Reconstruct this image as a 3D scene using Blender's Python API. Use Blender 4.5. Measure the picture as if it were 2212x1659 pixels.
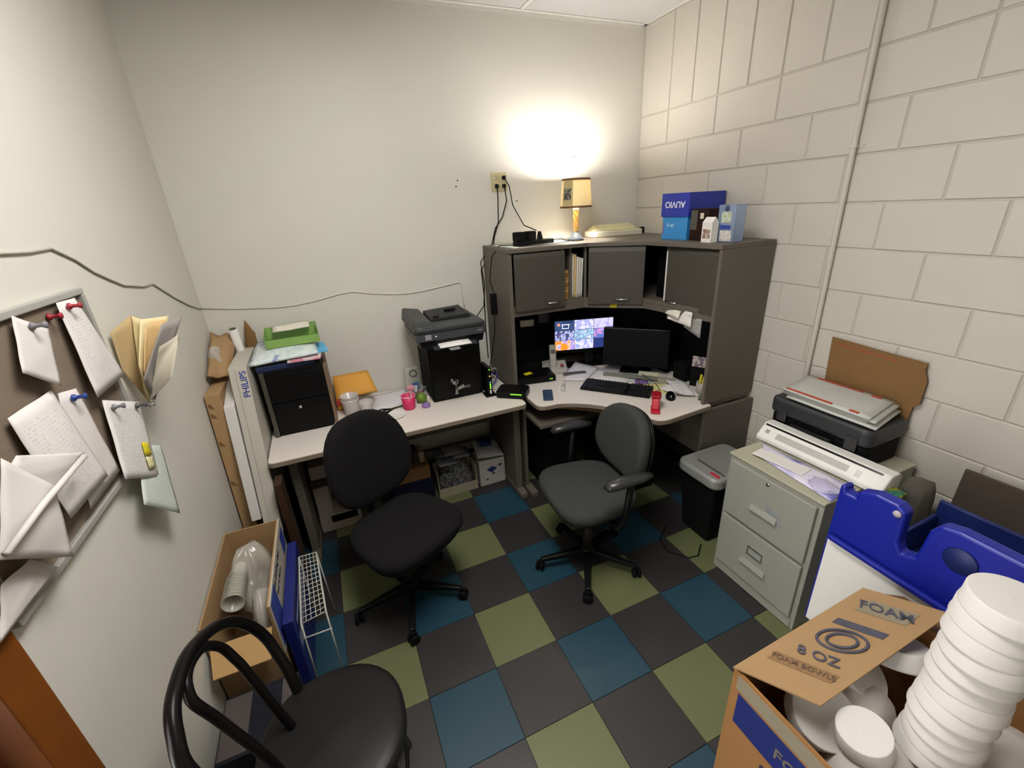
import bpy, bmesh, math, random
from mathutils import Matrix, Vector
from math import pi, sin, cos, radians
random.seed(7)
S = bpy.context.scene
for o in list(bpy.data.objects): bpy.data.objects.remove(o)

# ---------------------------------------------------------------- camera
cam_d = bpy.data.cameras.new('camera'); cam = bpy.data.objects.new('camera', cam_d)
S.collection.objects.link(cam); S.camera = cam
R = ((0.9158950, -0.3981264, -0.0513019), (-0.1952086, -0.3300729, -0.9235505), (0.3507563, 0.8558898, -0.3800298))
cam.matrix_world = Matrix(((R[0][0], -R[1][0], -R[2][0], -0.36867), (R[0][1], -R[1][1], -R[2][1], -1.57234),
                           (R[0][2], -R[1][2], -R[2][2], 1.90011), (0, 0, 0, 1)))
cam_d.sensor_width = 36.0; cam_d.lens = 36.0 * 938.3 / 2212.0; cam_d.clip_start = 0.02

# ---------------------------------------------------------------- world and exposure
w = bpy.data.worlds.new('world'); S.world = w; w.use_nodes = True
w.node_tree.nodes['Background'].inputs[0].default_value = (0.9, 0.92, 1.0, 1)
w.node_tree.nodes['Background'].inputs[1].default_value = 0.05
S.view_settings.view_transform = 'Standard'; S.view_settings.look = 'None'
S.view_settings.exposure = 0.27; S.view_settings.gamma = 1.0; S.view_settings.use_curve_mapping = False
LAMP = 660.0; TROFFER = 20.0; HALL = 44.0

def area(name, loc, rot, sx, sy, energy, col):
    l = bpy.data.lights.new(name, 'AREA'); l.shape = 'RECTANGLE'; l.size = sx; l.size_y = sy; l.energy = energy; l.color = col
    o = bpy.data.objects.new(name, l); S.collection.objects.link(o); o.location = loc; o.rotation_euler = rot
    o['label'] = 'unseen fill panel added outside the open door beside the camera'; o['category'] = 'light'
    return o
area('hall_fill_panel', (-2.2, -1.25, 1.15), (0, radians(-90), 0), 2.0, 1.0, HALL, (1.0, 0.98, 0.95))  # unseen panel added as fill from the left, standing for light from the hall

# ---------------------------------------------------------------- materials
MATS = {}
def srgb(c):
    if isinstance(c, str):
        c = tuple(int(c[i:i+2], 16)/255 for i in (0, 2, 4))
    return tuple((v/12.92 if v <= .04045 else ((v+.055)/1.055)**2.4) for v in c)
def mat(name, col, rough=0.6, metal=0.0, var=0.06, scale=30.0, bump=0.0, bscale=200.0, spec=None, alpha=1.0, trans=0.0, emit=None, es=0.0, sheen=0.0):
    if name in MATS: return MATS[name]
    m = bpy.data.materials.new(name); m.use_nodes = True; nt = m.node_tree; N = nt.nodes; L = nt.links
    b = N['Principled BSDF']; c = srgb(col)
    b.inputs['Roughness'].default_value = rough; b.inputs['Metallic'].default_value = metal
    b.inputs['Specular IOR Level'].default_value = (.18 if sum(c) < .06 else .5) if spec is None else spec
    tc = N.new('ShaderNodeTexCoord')
    nz = N.new('ShaderNodeTexNoise'); nz.inputs['Scale'].default_value = scale; nz.inputs['Detail'].default_value = 4
    L.new(tc.outputs['Object'], nz.inputs['Vector'])
    mx = N.new('ShaderNodeMix'); mx.data_type = 'RGBA'
    mx.inputs[6].default_value = tuple(max(0, v*(1-var)) for v in c) + (1,)
    mx.inputs[7].default_value = tuple(min(1, v*(1+var)) for v in c) + (1,)
    L.new(nz.outputs['Fac'], mx.inputs[0]); L.new(mx.outputs[2], b.inputs['Base Color'])
    if bump:
        n2 = N.new('ShaderNodeTexNoise'); n2.inputs['Scale'].default_value = bscale
        L.new(tc.outputs['Object'], n2.inputs['Vector'])
        bp = N.new('ShaderNodeBump'); bp.inputs['Strength'].default_value = bump; bp.inputs['Distance'].default_value = 0.002
        L.new(n2.outputs['Fac'], bp.inputs['Height']); L.new(bp.outputs['Normal'], b.inputs['Normal'])
    if trans: b.inputs['Transmission Weight'].default_value = trans
    if alpha < 1: b.inputs['Alpha'].default_value = alpha
    if emit is not None:
        b.inputs['Emission Color'].default_value = srgb(emit) + (1,); b.inputs['Emission Strength'].default_value = es
    if sheen: b.inputs['Sheen Weight'].default_value = sheen
    MATS[name] = m; return m

def printed(name, col, ink, rows=26, dens=0.52, cols=40, strength=0.5):
    """paper with rows of small print, on UV"""
    if name in MATS: return MATS[name]
    m = mat(name, col, 0.75, var=0.02); nt = m.node_tree; N = nt.nodes; L = nt.links; b = N['Principled BSDF']
    src = b.inputs['Base Color'].links[0].from_socket
    uv = N.new('ShaderNodeUVMap'); sp = N.new('ShaderNodeSeparateXYZ'); L.new(uv.outputs[0], sp.inputs[0])
    def M(op, a, c=None, v=None):
        n = N.new('ShaderNodeMath'); n.operation = op
        if hasattr(a, 'links'): L.new(a, n.inputs[0])
        else: n.inputs[0].default_value = a
        if c is not None:
            if hasattr(c, 'links'): L.new(c, n.inputs[1])
            else: n.inputs[1].default_value = c
        return n.outputs[0]
    vy = M('MULTIPLY', sp.outputs['Y'], rows); fr = M('FRACT', vy); line = M('LESS_THAN', fr, 0.42)
    fl = M('FLOOR', vy); cb = N.new('ShaderNodeCombineXYZ')
    L.new(M('MULTIPLY', sp.outputs['X'], cols), cb.inputs[0]); L.new(M('MULTIPLY', fl, 3.7), cb.inputs[1])
    nz = N.new('ShaderNodeTexNoise'); nz.inputs['Scale'].default_value = 1.0; nz.inputs['Detail'].default_value = 1
    L.new(cb.outputs[0], nz.inputs['Vector'])
    on = M('GREATER_THAN', nz.outputs['Fac'], dens)
    mx1 = M('MULTIPLY', line, on)
    def inside(s, a, bb): return M('MULTIPLY', M('GREATER_THAN', s, a), M('LESS_THAN', s, bb))
    mask = M('MULTIPLY', M('MULTIPLY', mx1, inside(sp.outputs['X'], .1, .9)), inside(sp.outputs['Y'], .08, .9))
    mask = M('MULTIPLY', mask, strength)
    mx = N.new('ShaderNodeMix'); mx.data_type = 'RGBA'; L.new(mask, mx.inputs[0]); L.new(src, mx.inputs[6])
    mx.inputs[7].default_value = srgb(ink) + (1,)
    L.new(mx.outputs[2], b.inputs['Base Color'])
    return m

def blotch(name, cols, scale=14.0, rough=0.6, sharp=True, seed=0.0, glow=0.0):
    """surface with patches of several printed colours"""
    if name in MATS: return MATS[name]
    m = bpy.data.materials.new(name); m.use_nodes = True; nt = m.node_tree; N = nt.nodes; L = nt.links; b = N['Principled BSDF']
    tc = N.new('ShaderNodeTexCoord'); mp = N.new('ShaderNodeMapping'); mp.inputs['Location'].default_value = (seed, seed*1.7, seed*.3)
    L.new(tc.outputs['Object'], mp.inputs[0])
    nz = N.new('ShaderNodeTexNoise'); nz.inputs['Scale'].default_value = scale; nz.inputs['Detail'].default_value = 3
    L.new(mp.outputs[0], nz.inputs['Vector'])
    cr = N.new('ShaderNodeValToRGB'); cr.color_ramp.interpolation = 'CONSTANT' if sharp else 'LINEAR'
    n = len(cols); e = cr.color_ramp.elements
    while len(e) < n: e.new(0.5)
    for i, c in enumerate(cols):
        e[i].position = 0 if i == 0 else 0.36 + 0.30*(i-1)/max(1, n-1); e[i].color = srgb(c) + (1,)
    L.new(nz.outputs['Fac'], cr.inputs[0]); L.new(cr.outputs[0], b.inputs['Base Color'])
    b.inputs['Roughness'].default_value = rough
    if glow:
        L.new(cr.outputs[0], b.inputs['Emission Color']); b.inputs['Emission Strength'].default_value = glow
        b.inputs['Base Color'].links and L.remove(b.inputs['Base Color'].links[0]); b.inputs['Base Color'].default_value = (.01, .01, .01, 1)
    MATS[name] = m; return m

def clearplastic(name, tint='e8ecec', a=0.35, rough=0.15):
    if name in MATS: return MATS[name]
    m = mat(name, tint, rough, var=0.03, alpha=a, spec=0.8); return m

wall_paint = mat('wall_paint', 'd2cfc5', 0.55, var=0.02, scale=6, bump=0.15, bscale=90)
back_paint = mat('back_wall_paint', 'd5d2c8', 0.5, var=0.02, scale=4, bump=0.12, bscale=90)
block_paint = mat('block_paint', 'c2bcb1', 0.6, var=0.03, scale=9, bump=0.55, bscale=130)
mortar = mat('painted_mortar', 'b5afa5', 0.7, var=0.03)
ceil_m = mat('ceiling_tile', 'c2c1bf', 0.9, var=0.02, bump=0.2)
white_metal = mat('white_metal', 'd9d7d0', 0.45)
lam_top = mat('laminate_top', 'dcd4cb', 0.42, var=0.07, scale=260)
lam_grey = mat('laminate_grey', '5e574e', 0.6, var=0.07, scale=90)
lam_edge = mat('laminate_edge', '86796a', 0.5)
door_grey = mat('hutch_door', '433f38', 0.5, var=0.05, scale=200)
dark_metal = mat('dark_metal', '26241f', 0.5)
black_fab = mat('black_fabric', '141314', 0.95, var=0.25, scale=300, bump=0.5, bscale=500, spec=0.2)
grey_fab = mat('grey_fabric', '3b3c3a', 0.95, var=0.22, scale=300, bump=0.5, bscale=500, spec=0.2)
black_pl = mat('black_plastic', '0b0b0c', 0.42, var=0.1)
black_matte = mat('black_matte', '070708', 0.75, var=0.1)
vinyl = mat('black_vinyl', '1c1b1a', 0.38, var=0.1, scale=60, bump=0.1)
gloss_black = mat('gloss_black', '0a0a0b', 0.2, var=0.05)
card = mat('cardboard', 'a1815a', 0.8, var=0.06, scale=25, bump=0.15)
card_d = mat('dark_cardboard', '7a5a33', 0.85, var=0.1, scale=25)
card_in = mat('cardboard_inside', 'b08c5c', 0.85, var=0.05)
paper = mat('paper', 'dcd8d3', 0.8, var=0.02)
paper_c = mat('cream_paper', 'd8d2c4', 0.8, var=0.02)
manila = mat('manila', 'd9bd84', 0.8, var=0.04)
orange_env = mat('orange_envelope', 'd59a3c', 0.7, var=0.04)
white_pl = mat('white_plastic', 'dcdad4', 0.4, var=0.03)
cream_pl = mat('cream_plastic', 'd2cdb4', 0.5, var=0.03)
foam = mat('foam', 'cfcbc6', 0.6, var=0.01, scale=200)
chrome = mat('chrome', 'd0d0d0', 0.2, 1.0)
silver_pl = mat('silver_plastic', '9b9c98', 0.35, 0.3)
cab_paint = mat('cabinet_paint', '96968c', 0.42, var=0.03)
cab_top = mat('cabinet_top', 'aba893', 0.5, var=0.03)
blue_pl = mat('blue_plastic', '101f92', 0.4, var=0.08)
blue_dk = mat('dark_blue_plastic', '101f5a', 0.5, var=0.1)
wood = mat('varnished_wood', '7a4212', 0.4, var=0.25, scale=12)
cork = mat('cork', '7b6c5c', 0.95, var=0.18, scale=180)
red_pl = mat('red_plastic', 'c01f35', 0.35)
pink_pl = mat('pink_plastic', 'cf2f63', 0.4)
yellow = mat('yellow_note', 'd6c81e', 0.7)
slate_m = mat('slate_board', '4a3f37', 0.85, var=0.1)
clear = clearplastic('clear_plastic')
cloudy = clearplastic('cloudy_plastic', 'dad6d2', 0.55, 0.25)
ink_m = mat('dark_ink', '2b2b3a', 0.7); white_ink = mat('white_ink', 'e9ecf4', 0.6); blue_ink = mat('blue_ink', '2a3f92', 0.6)

# ---------------------------------------------------------------- mesh helpers
COL = S.collection
class MB:
    def __init__(s): s.v = []; s.f = []; s.mi = []; s.mats = []; s.uv = {}; s.sm = []; s.M = Matrix.Identity(4); s.cur = 0; s.smooth = False
    def use(s, m):
        if m not in s.mats: s.mats.append(m)
        s.cur = s.mats.index(m); return s
    def at(s, loc=(0, 0, 0), rz=0, rx=0, ry=0):
        s.M = Matrix.Translation(loc) @ Matrix.Rotation(rz, 4, 'Z') @ Matrix.Rotation(rx, 4, 'X') @ Matrix.Rotation(ry, 4, 'Y'); return s
    def add(s, vs, fs, uvs=None, smooth=False):
        k = len(s.v); s.v += [s.M @ Vector(v) for v in vs]
        for f in fs:
            if uvs: s.uv[len(s.f)] = [uvs[i] for i in f]
            s.f.append([i+k for i in f]); s.mi.append(s.cur); s.sm.append(smooth)
        return s
    def box(s, x0, x1, y0, y1, z0, z1):
        return s.add([(x, y, z) for z in (z0, z1) for y in (y0, y1) for x in (x0, x1)],
                     [(0, 2, 3, 1), (4, 5, 7, 6), (0, 1, 5, 4), (1, 3, 7, 5), (3, 2, 6, 7), (2, 0, 4, 6)])
    def hexa(s, a, b):   # two quads (bottom, top) -> solid
        return s.add(list(a)+list(b), [(3, 2, 1, 0), (4, 5, 6, 7), (0, 1, 5, 4), (1, 2, 6, 5), (2, 3, 7, 6), (3, 0, 4, 7)])
    def prism(s, poly, z0, z1, smooth=False):
        n = len(poly)
        return s.add([(x, y, z0) for x, y in poly]+[(x, y, z1) for x, y in poly],
                     [tuple(range(n))[::-1], tuple(range(n, 2*n))]+[(i, (i+1) % n, (i+1) % n+n, i+n) for i in range(n)])
    def slab(s, pts, nrm, t):   # polygon in 3D extruded along nrm*t
        n = len(pts); d = Vector(nrm)*t
        return s.add([Vector(p) for p in pts]+[Vector(p)+d for p in pts],
                     [tuple(range(n))[::-1], tuple(range(n, 2*n))]+[(i, (i+1) % n, (i+1) % n+n, i+n) for i in range(n)])
    def lathe(s, prof, c=(0, 0), n=24, cap=True, ax=None):
        vs = []; fs = []
        for r, z in prof:
            for i in range(n):
                a = 2*pi*i/n; vs.append((c[0]+r*cos(a), c[1]+r*sin(a), z))
        for k in range(len(prof)-1):
            for i in range(n):
                j = (i+1) % n; fs.append((k*n+i, k*n+j, (k+1)*n+j, (k+1)*n+i))
        if cap:
            fs.append(tuple(range(n))[::-1]); fs.append(tuple(range((len(prof)-1)*n, len(prof)*n)))
        return s.add(vs, fs, smooth=True)
    def tube(s, pts, r, n=8, closed=False):
        P = [Vector(p) for p in pts]; m = len(P); vs = []; fs = []; up = None
        for i, p in enumerate(P):
            a = P[(i-1) % m] if (i or closed) else p; b = P[(i+1) % m] if (i < m-1 or closed) else p
            t = (b-a).normalized()
            if up is None:
                up = Vector((0, 0, 1)) if abs(t.z) < .9 else Vector((1, 0, 0))
            x = t.cross(up); x = x.normalized() if x.length > 1e-6 else Vector((1, 0, 0)); up = x.cross(t).normalized()
            rr = r[i] if isinstance(r, (list, tuple)) else r
            for k in range(n):
                an = 2*pi*k/n; vs.append(p+x*cos(an)*rr+up*sin(an)*rr)
        for i in range(m if closed else m-1):
            j = (i+1) % m
            for k in range(n):
                l = (k+1) % n; fs.append((i*n+k, i*n+l, j*n+l, j*n+k))
        if not closed: fs += [tuple(range(n))[::-1], tuple(range((m-1)*n, m*n))]
        return s.add(vs, fs, smooth=True)
    def sheet(s, c, nu=8, nv=8, bulge=0.0, t=0.0008, rip=0.0, nrm=None, curl=0.0, seed=0):
        """thin sheet between four corners c (top-left, top-right, bottom-right, bottom-left), curved and with thickness"""
        a, b, d, e = [Vector(x) for x in c]
        n0 = Vector(nrm) if nrm else (b-a).cross(e-a).normalized()
        rnd = random.Random(seed); ph = rnd.random()*6
        vs = []; uvs = []
        for side in (0, 1):
            for j in range(nv+1):
                for i in range(nu+1):
                    u = i/nu; v = j/nv
                    p = (a*(1-u)+b*u)*(1-v)+(e*(1-u)+d*u)*v
                    off = bulge*sin(pi*u)*sin(pi*v)+rip*sin(9*u+5*v+ph)*sin(7*v+ph)+curl*v*v
                    vs.append(p+n0*(off+side*t)); uvs.append((u, 1-v))
        W = nu+1; H = W*(nv+1); fs = []
        for j in range(nv):
            for i in range(nu):
                q = (j*W+i, j*W+i+1, (j+1)*W+i+1, (j+1)*W+i); fs.append(q[::-1]); fs.append(tuple(k+H for k in q))
        per = [i for i in range(W)]+[j*W+nu for j in range(1, nv+1)]+[nv*W+i for i in range(nu-1, -1, -1)]+[j*W for j in range(nv-1, 0, -1)]
        for k in range(len(per)):
            x, y = per[k], per[(k+1) % len(per)]; fs.append((x, y, y+H, x+H))
        return s.add(vs, fs, uvs, smooth=True)

def rrect(x0, x1, y0, y1, r, n=5):
    pts = []
    for cx, cy, a0 in ((x1-r, y1-r, 0), (x0+r, y1-r, 90), (x0+r, y0+r, 180), (x1-r, y0+r, 270)):
        for k in range(n+1):
            a = radians(a0+90*k/n); pts.append((cx+r*cos(a), cy+r*sin(a)))
    return pts

def finish(name, mb, material, org, bevel=0.0, seg=2, fix=True):
    me = bpy.data.meshes.new(name)
    o3 = Vector(org)
    me.from_pydata([v-o3 for v in mb.v], [], mb.f)
    mats = mb.mats if mb.mats else [material]
    for m in mats: me.materials.append(m)
    me.polygons.foreach_set('material_index', mb.mi); me.polygons.foreach_set('use_smooth', mb.sm)
    ul = me.uv_layers.new(name='UVMap')
    for fi, uvs in mb.uv.items():
        p = me.polygons[fi]
        for k, li in enumerate(p.loop_indices): ul.data[li].uv = uvs[k]
    if fix:
        bm = bmesh.new(); bm.from_mesh(me); bmesh.ops.recalc_face_normals(bm, faces=bm.faces); bm.to_mesh(me); bm.free()
    me.update()
    o = bpy.data.objects.new(name, me)
    if bevel:
        b = o.modifiers.new('bevel', 'BEVEL'); b.width = bevel; b.segments = seg; b.limit_method = 'ANGLE'; b.angle_limit = radians(40)
        b.harden_normals = False
    COL.objects.link(o)
    return o

ORG = {}
def root(name, loc, label, cat, group=None):
    o = bpy.data.objects.new(name, None); o.empty_display_size = 0.05; COL.objects.link(o); o.location = loc
    o['label'] = label; o['category'] = cat
    if group: o['group'] = group
    ORG[o] = Vector(loc); return o
def part(name, mb, material, parent, bevel=0.0, label=None, kind=None, seg=2):
    """mesh built in world coordinates, parented to its thing (or part)"""
    org = ORG[parent]
    o = finish(name, mb, material, org, bevel, seg); o.parent = parent; ORG[o] = org
    if label: o['label'] = label
    if kind: o['kind'] = kind
    return o
def thing(name, mb, material, label, cat, group=None, bevel=0.0, loc=None, kind=None, seg=2):
    if loc is None:
        xs = [v.x for v in mb.v]; ys = [v.y for v in mb.v]; zs = [v.z for v in mb.v]
        loc = ((min(xs)+max(xs))/2, (min(ys)+max(ys))/2, min(zs))
    o = finish(name, mb, material, loc, bevel, seg); o.location = loc; ORG[o] = Vector(loc)
    o['label'] = label; o['category'] = cat
    if group: o['group'] = group
    if kind: o['kind'] = kind
    return o
def struct(name, mb, material, bevel=0.0):
    o = finish(name, mb, material, (0, 0, 0), bevel); o['kind'] = 'structure'; ORG[o] = Vector((0, 0, 0)); return o
def copy_tree(o, parent=None):
    c = o.copy(); COL.objects.link(c)
    if parent: c.parent = parent
    for ch in list(o.children): copy_tree(ch, c)
    return c
def text(parent, body, pos, xdir, ydir, size, material, name='lettering', depth=0.0006, squash=1.0):
    cu = bpy.data.curves.new('t', 'FONT'); cu.body = body; cu.size = size; cu.extrude = depth; cu.align_x = 'CENTER'; cu.align_y = 'CENTER'; cu.offset = size*0.012
    cu.resolution_u = 3
    ob = bpy.data.objects.new('t', cu); COL.objects.link(ob)
    dg = bpy.context.evaluated_depsgraph_get(); me = bpy.data.meshes.new_from_object(ob.evaluated_get(dg))
    bpy.data.objects.remove(ob); bpy.data.curves.remove(cu)
    x = Vector(xdir).normalized(); y = Vector(ydir); y = (y-x*x.dot(y)).normalized(); z = x.cross(y)
    Mx = Matrix(((x.x*squash, y.x, z.x, pos[0]), (x.y*squash, y.y, z.y, pos[1]), (x.z*squash, y.z, z.z, pos[2]), (0, 0, 0, 1)))
    me.transform(Matrix.Translation(-ORG[parent]) @ Mx)
    me.materials.clear(); me.materials.append(material)
    o = bpy.data.objects.new(name, me); COL.objects.link(o); o.parent = parent; ORG[o] = ORG[parent]; return o
def B(x0, x1, y0, y1, z0, z1): return MB().box(x0, x1, y0, y1, z0, z1)
def obox(cx, cy, sx, sy, z0, z1, rz=0):
    return MB().at((cx, cy, 0), rz).box(-sx/2, sx/2, -sy/2, sy/2, z0, z1)

XL, XR, YB, YF, H = -1.034, 1.965, 1.384, -2.62, 2.98
T = 0.3048; BK = 0.2032

# ================================================================ STRUCTURE
fl = struct('floor', B(XL-.1, XR+.1, YF-.1, YB+.1, -.08, -.004), mat('floor_joint', '2c2a29', .8))
tg = mat('green_tile', '656a48', 0.35, var=0.05, scale=5); tb = mat('blue_tile', '20404f', 0.35, var=0.07, scale=5)
tk = [mat('charcoal_tile_a', '353232', 0.35, var=0.12, scale=8), mat('charcoal_tile_b', '2f2d2d', 0.38, var=0.12, scale=8)]
TM = {}
for i in range(-4, 7):
    for j in range(-5, 9):
        x0, x1 = max(i*T, XL), min((i+1)*T, XR); y1, y0 = min(-j*T, YB), max(-(j+1)*T, YF)
        if x1-x0 < .005 or y1-y0 < .005: continue
        if (i+j) % 2 == 0: m = tg if i % 2 == 0 else tb
        else: m = tk[(i*7+j*3) % 2]
        key = (round(x1-x0, 4), round(y1-y0, 4), m.name)
        if key not in TM:
            g = .0004; c = .0012; a, b = x1-x0, y1-y0
            mb = MB(); mb.add([(g, g, -.004), (a-g, g, -.004), (a-g, b-g, -.004), (g, b-g, -.004),
                               (g+c, g+c, 0), (a-g-c, g+c, 0), (a-g-c, b-g-c, 0), (g+c, b-g-c, 0)],
                              [(4, 5, 6, 7), (0, 1, 5, 4), (1, 2, 6, 5), (2, 3, 7, 6), (3, 0, 4, 7)])
            o = finish('tile', mb, m, (0, 0, 0)); TM[key] = o.data
        else:
            o = bpy.data.objects.new('tile', TM[key]); COL.objects.link(o)
        o.location = (x0, y0, 0); o.parent = fl

struct('wall_back', B(XL-.1, XR+.1, YB, YB+.1, 0, H), back_paint)
# left wall with a doorway near the camera
DY0, DY1, DZ = -1.66, -0.74, 2.08
wl = MB().box(XL-.1, XL, DY1, YB, 0, H).box(XL-.1, XL, YF, DY0, 0, H).box(XL-.1, XL, DY0, DY1, DZ, H)
struct('wall_left', wl, wall_paint)
d1 = struct('door_1', B(XL-.09-.86, XL-.09, DY1-.07, DY1-.03, .008, DZ-.02), wood, .002)
cs = MB().box(XL-.1, XL+.018, DY1-.02, DY1+.065, 0, DZ+.07).box(XL-.1, XL+.018, DY0-.065, DY0+.02, 0, DZ+.07).box(XL-.1, XL+.018, DY0+.02, DY1-.02, DZ-.02, DZ+.07)
part('door_frame', cs, wood, d1, .004)
kb = MB().use(chrome); kb.at((XL-.87, DY1-.07, .98), 0, pi/2, 0).lathe([(.03, 0), (.03, .008), (.011, .01), (.011, .035), (.026, .045), (.03, .06), (.022, .075), (.004, .08)], n=20)
part('door_handle', kb, chrome, d1)
struct('wall_front', B(XL-.1, XR+.1, YF-.1, YF, 0, H), wall_paint)
struct('wall_hall', B(-2.6, -2.5, YF-.1, YB+.1, 0, H), wall_paint)
wr = struct('wall_right', B(XR+.006, XR+.12, YF-.1, YB+.1, 0, H), mortar)
BM = {}
def block(y0, y1, z0, z1):
    key = (round(y1-y0, 3), round(z1-z0, 3))
    if key not in BM:
        a, b = y1-y0, z1-z0; g = .0022; c = .0045
        mb = MB(); mb.add([(.006, g, g), (.006, a-g, g), (.006, a-g, b-g), (.006, g, b-g),
                           (0, g+c, g+c), (0, a-g-c, g+c), (0, a-g-c, b-g-c), (0, g+c, b-g-c)],
                          [(4, 5, 6, 7), (0, 1, 5, 4), (1, 2, 6, 5), (2, 3, 7, 6), (3, 0, 4, 7)])
        o = finish('block', mb, block_paint, (0, 0, 0)); BM[key] = o.data
    else:
        o = bpy.data.objects.new('block', BM[key]); COL.objects.link(o)
    o.location = (XR+random.uniform(-.0007, .0007), y0, z0); o.parent = wr
YA = 1.0988
for r in range(12):
    off = YA if r % 2 == 1 else YA-BK      # stagger: course directly under 2.438 m starts at YA
    z0, z1 = r*BK, (r+1)*BK
    ys = [YB]; y = off
    while y > YB: y -= 2*BK
    while y > YF: ys.append(y); y -= 2*BK
    ys.append(YF)
    for a, b in zip(ys, ys[1:]):
        if a-b > .02: block(b, a, z0, z1)
y = YA; ys = [YB]
while y > YF: ys.append(y); y -= BK
ys.append(YF)
for a, b in zip(ys, ys[1:]):
    if a-b > .02: block(b, a, 12*BK, H)
# ceiling: lay-in panels on a grid
ce = struct('ceiling', B(XL-.1, XR+.1, YF-.1, YB+.1, H+.012, H+.1), ceil_m)
xs = [XL]+[x for x in [1.03-1.2192*k for k in range(3, -1, -1)] if x > XL+.02]+[XR]; ys = [YB-.6096*k for k in range(0, 7)]+[YF]
for a, b in zip(xs, xs[1:]):
    for c, d in zip(ys[1:], ys):
        if d-c > .02: part('ceiling_panel', B(a+.006, b-.006, c+.006, d-.006, H+.002, H+.012), ceil_m, ce, .002)
tr = MB()
for x in xs[1:-1]: tr.box(x-.011, x+.011, YF, YB, H-.002, H+.002)
for y in ys[1:-1]: tr.box(XL, XR, y-.011, y+.011, H-.002, H+.0015)
part('grid_bar', tr, white_metal, ce)
struct('trim_1', MB().box(XL, XR, YB-.022, YB, H-.004, H+.002).box(XL, XR, YB-.002, YB, H-.022, H), white_metal)
struct('trim_2', MB().box(XR-.02, XR, YF, YB, H-.004, H+.002), white_metal)
struct('trim_3', MB().box(XL, XL+.02, YF, YB, H-.004, H+.002), white_metal)
bb = mat('rubber_base', '4a4742', 0.6)
struct('baseboard_back', B(XL, XR, YB-.005, YB, 0, .1), bb)
struct('baseboard_left', MB().box(XL, XL+.005, DY1+.066, YB-.006, 0, .1), bb)
struct('baseboard_right', B(XR-.005, XR, YF, YB-.006, 0, .1), bb)
# scuffs, small holes in the back wall
for (x, z) in ((.543, 2.065), (.53, 2.03), (1.407, 2.193), (.953, 1.926)):
    thing('nail_hole', MB().at((x, YB-.0006, z), 0, pi/2).lathe([(.004, 0), (.005, .0012)], n=10), dark_metal,
          'small dark nail hole in the back wall ' + {.543: 'left of the outlet, upper of two', .53: 'left of the outlet, lower of two', 1.407: 'above the lit lamp', .953: 'between the outlet and the lamp'}[x], 'hole')
# ceiling light behind the camera
tf = root('ceiling_light', (-.03, -.5, H-.03), 'long recessed fluorescent ceiling light behind the camera', 'light')
part('frame', MB().box(-.34, .28, -1.12, .12, H-.03, H-.003), white_metal, tf, .003)
part('diffuser', B(-.31, .25, -1.09, .09, H-.036, H-.03), mat('diffuser', 'ffffff', 0.6, emit='fffcf8', es=TROFFER), tf)

# conduit on right wall
cd = root('wall_conduit', (XR-.016, -.155, .1), 'white painted conduit running up the block wall', 'conduit')
part('pipe', MB().tube([(XR-.017, -.167, .1), (XR-.017, -.16, 1.2), (XR-.017, -.15, 2.2), (XR-.017, -.143, H-.001)], .0125, 12), block_paint, cd)
for z in (2.06,):
    part('strap', MB().box(XR-.031, XR-.0045, -.153-.015, -.153+.015, z, z+.014).box(XR-.004, XR-.001, -.185, -.125, z, z+.014), block_paint, cd, .001)
thing('cable_or_edge_line', MB().tube([(XR-.004, -.142, .75), (XR-.004, -.14, 1.1), (XR-.004, -.136, 1.5)], .002, 6), mat('edge_line_taupe', '5c554a', .6), 'thin line standing in for the dark left edge of the conduit', 'cable')  # thin tube added as the dark line along the conduit's left edge

# phone cord on left and back wall
ch = mat('cord_grey', 'a9a496', 0.6)
thing('cable_or_edge_line', MB().tube([(XL+.004, y, z) for y, z in [(-.5, 1.87), (-.3, 1.862), (-.165, 1.858), (-.05, 1.853), (.057, 1.856), (.159, 1.819), (.25, 1.772), (.351, 1.735), (.44, 1.705), (.529, 1.691), (.62, 1.676), (.734, 1.672), (.86, 1.618), (.971, 1.572), (1.14, 1.51), (1.307, 1.462), (1.375, 1.452)]], .0034, 6),
      ch, 'thin grey cord sagging along the left wall above the cork board', 'cord')
thing('cable_or_edge_line', MB().tube([(x, YB-.004, z) for x, z in [(-1.025, 1.448), (-.846, 1.422), (-.654, 1.405), (-.55, 1.405), (-.443, 1.416), (-.3, 1.44), (-.218, 1.447), (-.1, 1.42), (.035, 1.399), (.15, 1.392), (.252, 1.399), (.37, 1.412), (.484, 1.426), (.5, 1.41), (.505, 1.32), (.51, 1.25)]], .0034, 6),
      mat('cord_white', 'cfcbbd', 0.6), 'thin white cord tacked along the back wall above the desk', 'cord')

# ================================================================ LEFT DESK
ZD = .74
dk = root('desk', (-.09, 1.03, 0), 'long desk with speckled pale laminate top along the back wall', 'desk')
part('worktop', MB().prism(rrect(-.815, .655, .69, YB-.012, .03), ZD-.028, ZD), lam_top, dk, .002)
part('edge_band', MB().prism(rrect(-.818, .658, .687, YB-.01, .033), ZD-.030, ZD-.003), lam_edge, dk, .003)
for x in (-.745, .60):
    leg = MB().box(x, x+.045, .80, 1.30, .05, ZD-.03)
    part('leg', leg, lam_grey, dk, .004)
    part('leg_foot', MB().box(x-.005, x+.05, .72, 1.34, .0, .05), lam_grey, dk, .01)
part('modesty_panel', B(-.70, .60, 1.2, 1.22, .41, ZD-.03), lam_grey, dk, .002)
part('cable_trough', MB().box(-.1, .575, 1.15, 1.19, .25, .31), lam_grey, dk, .004)

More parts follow.
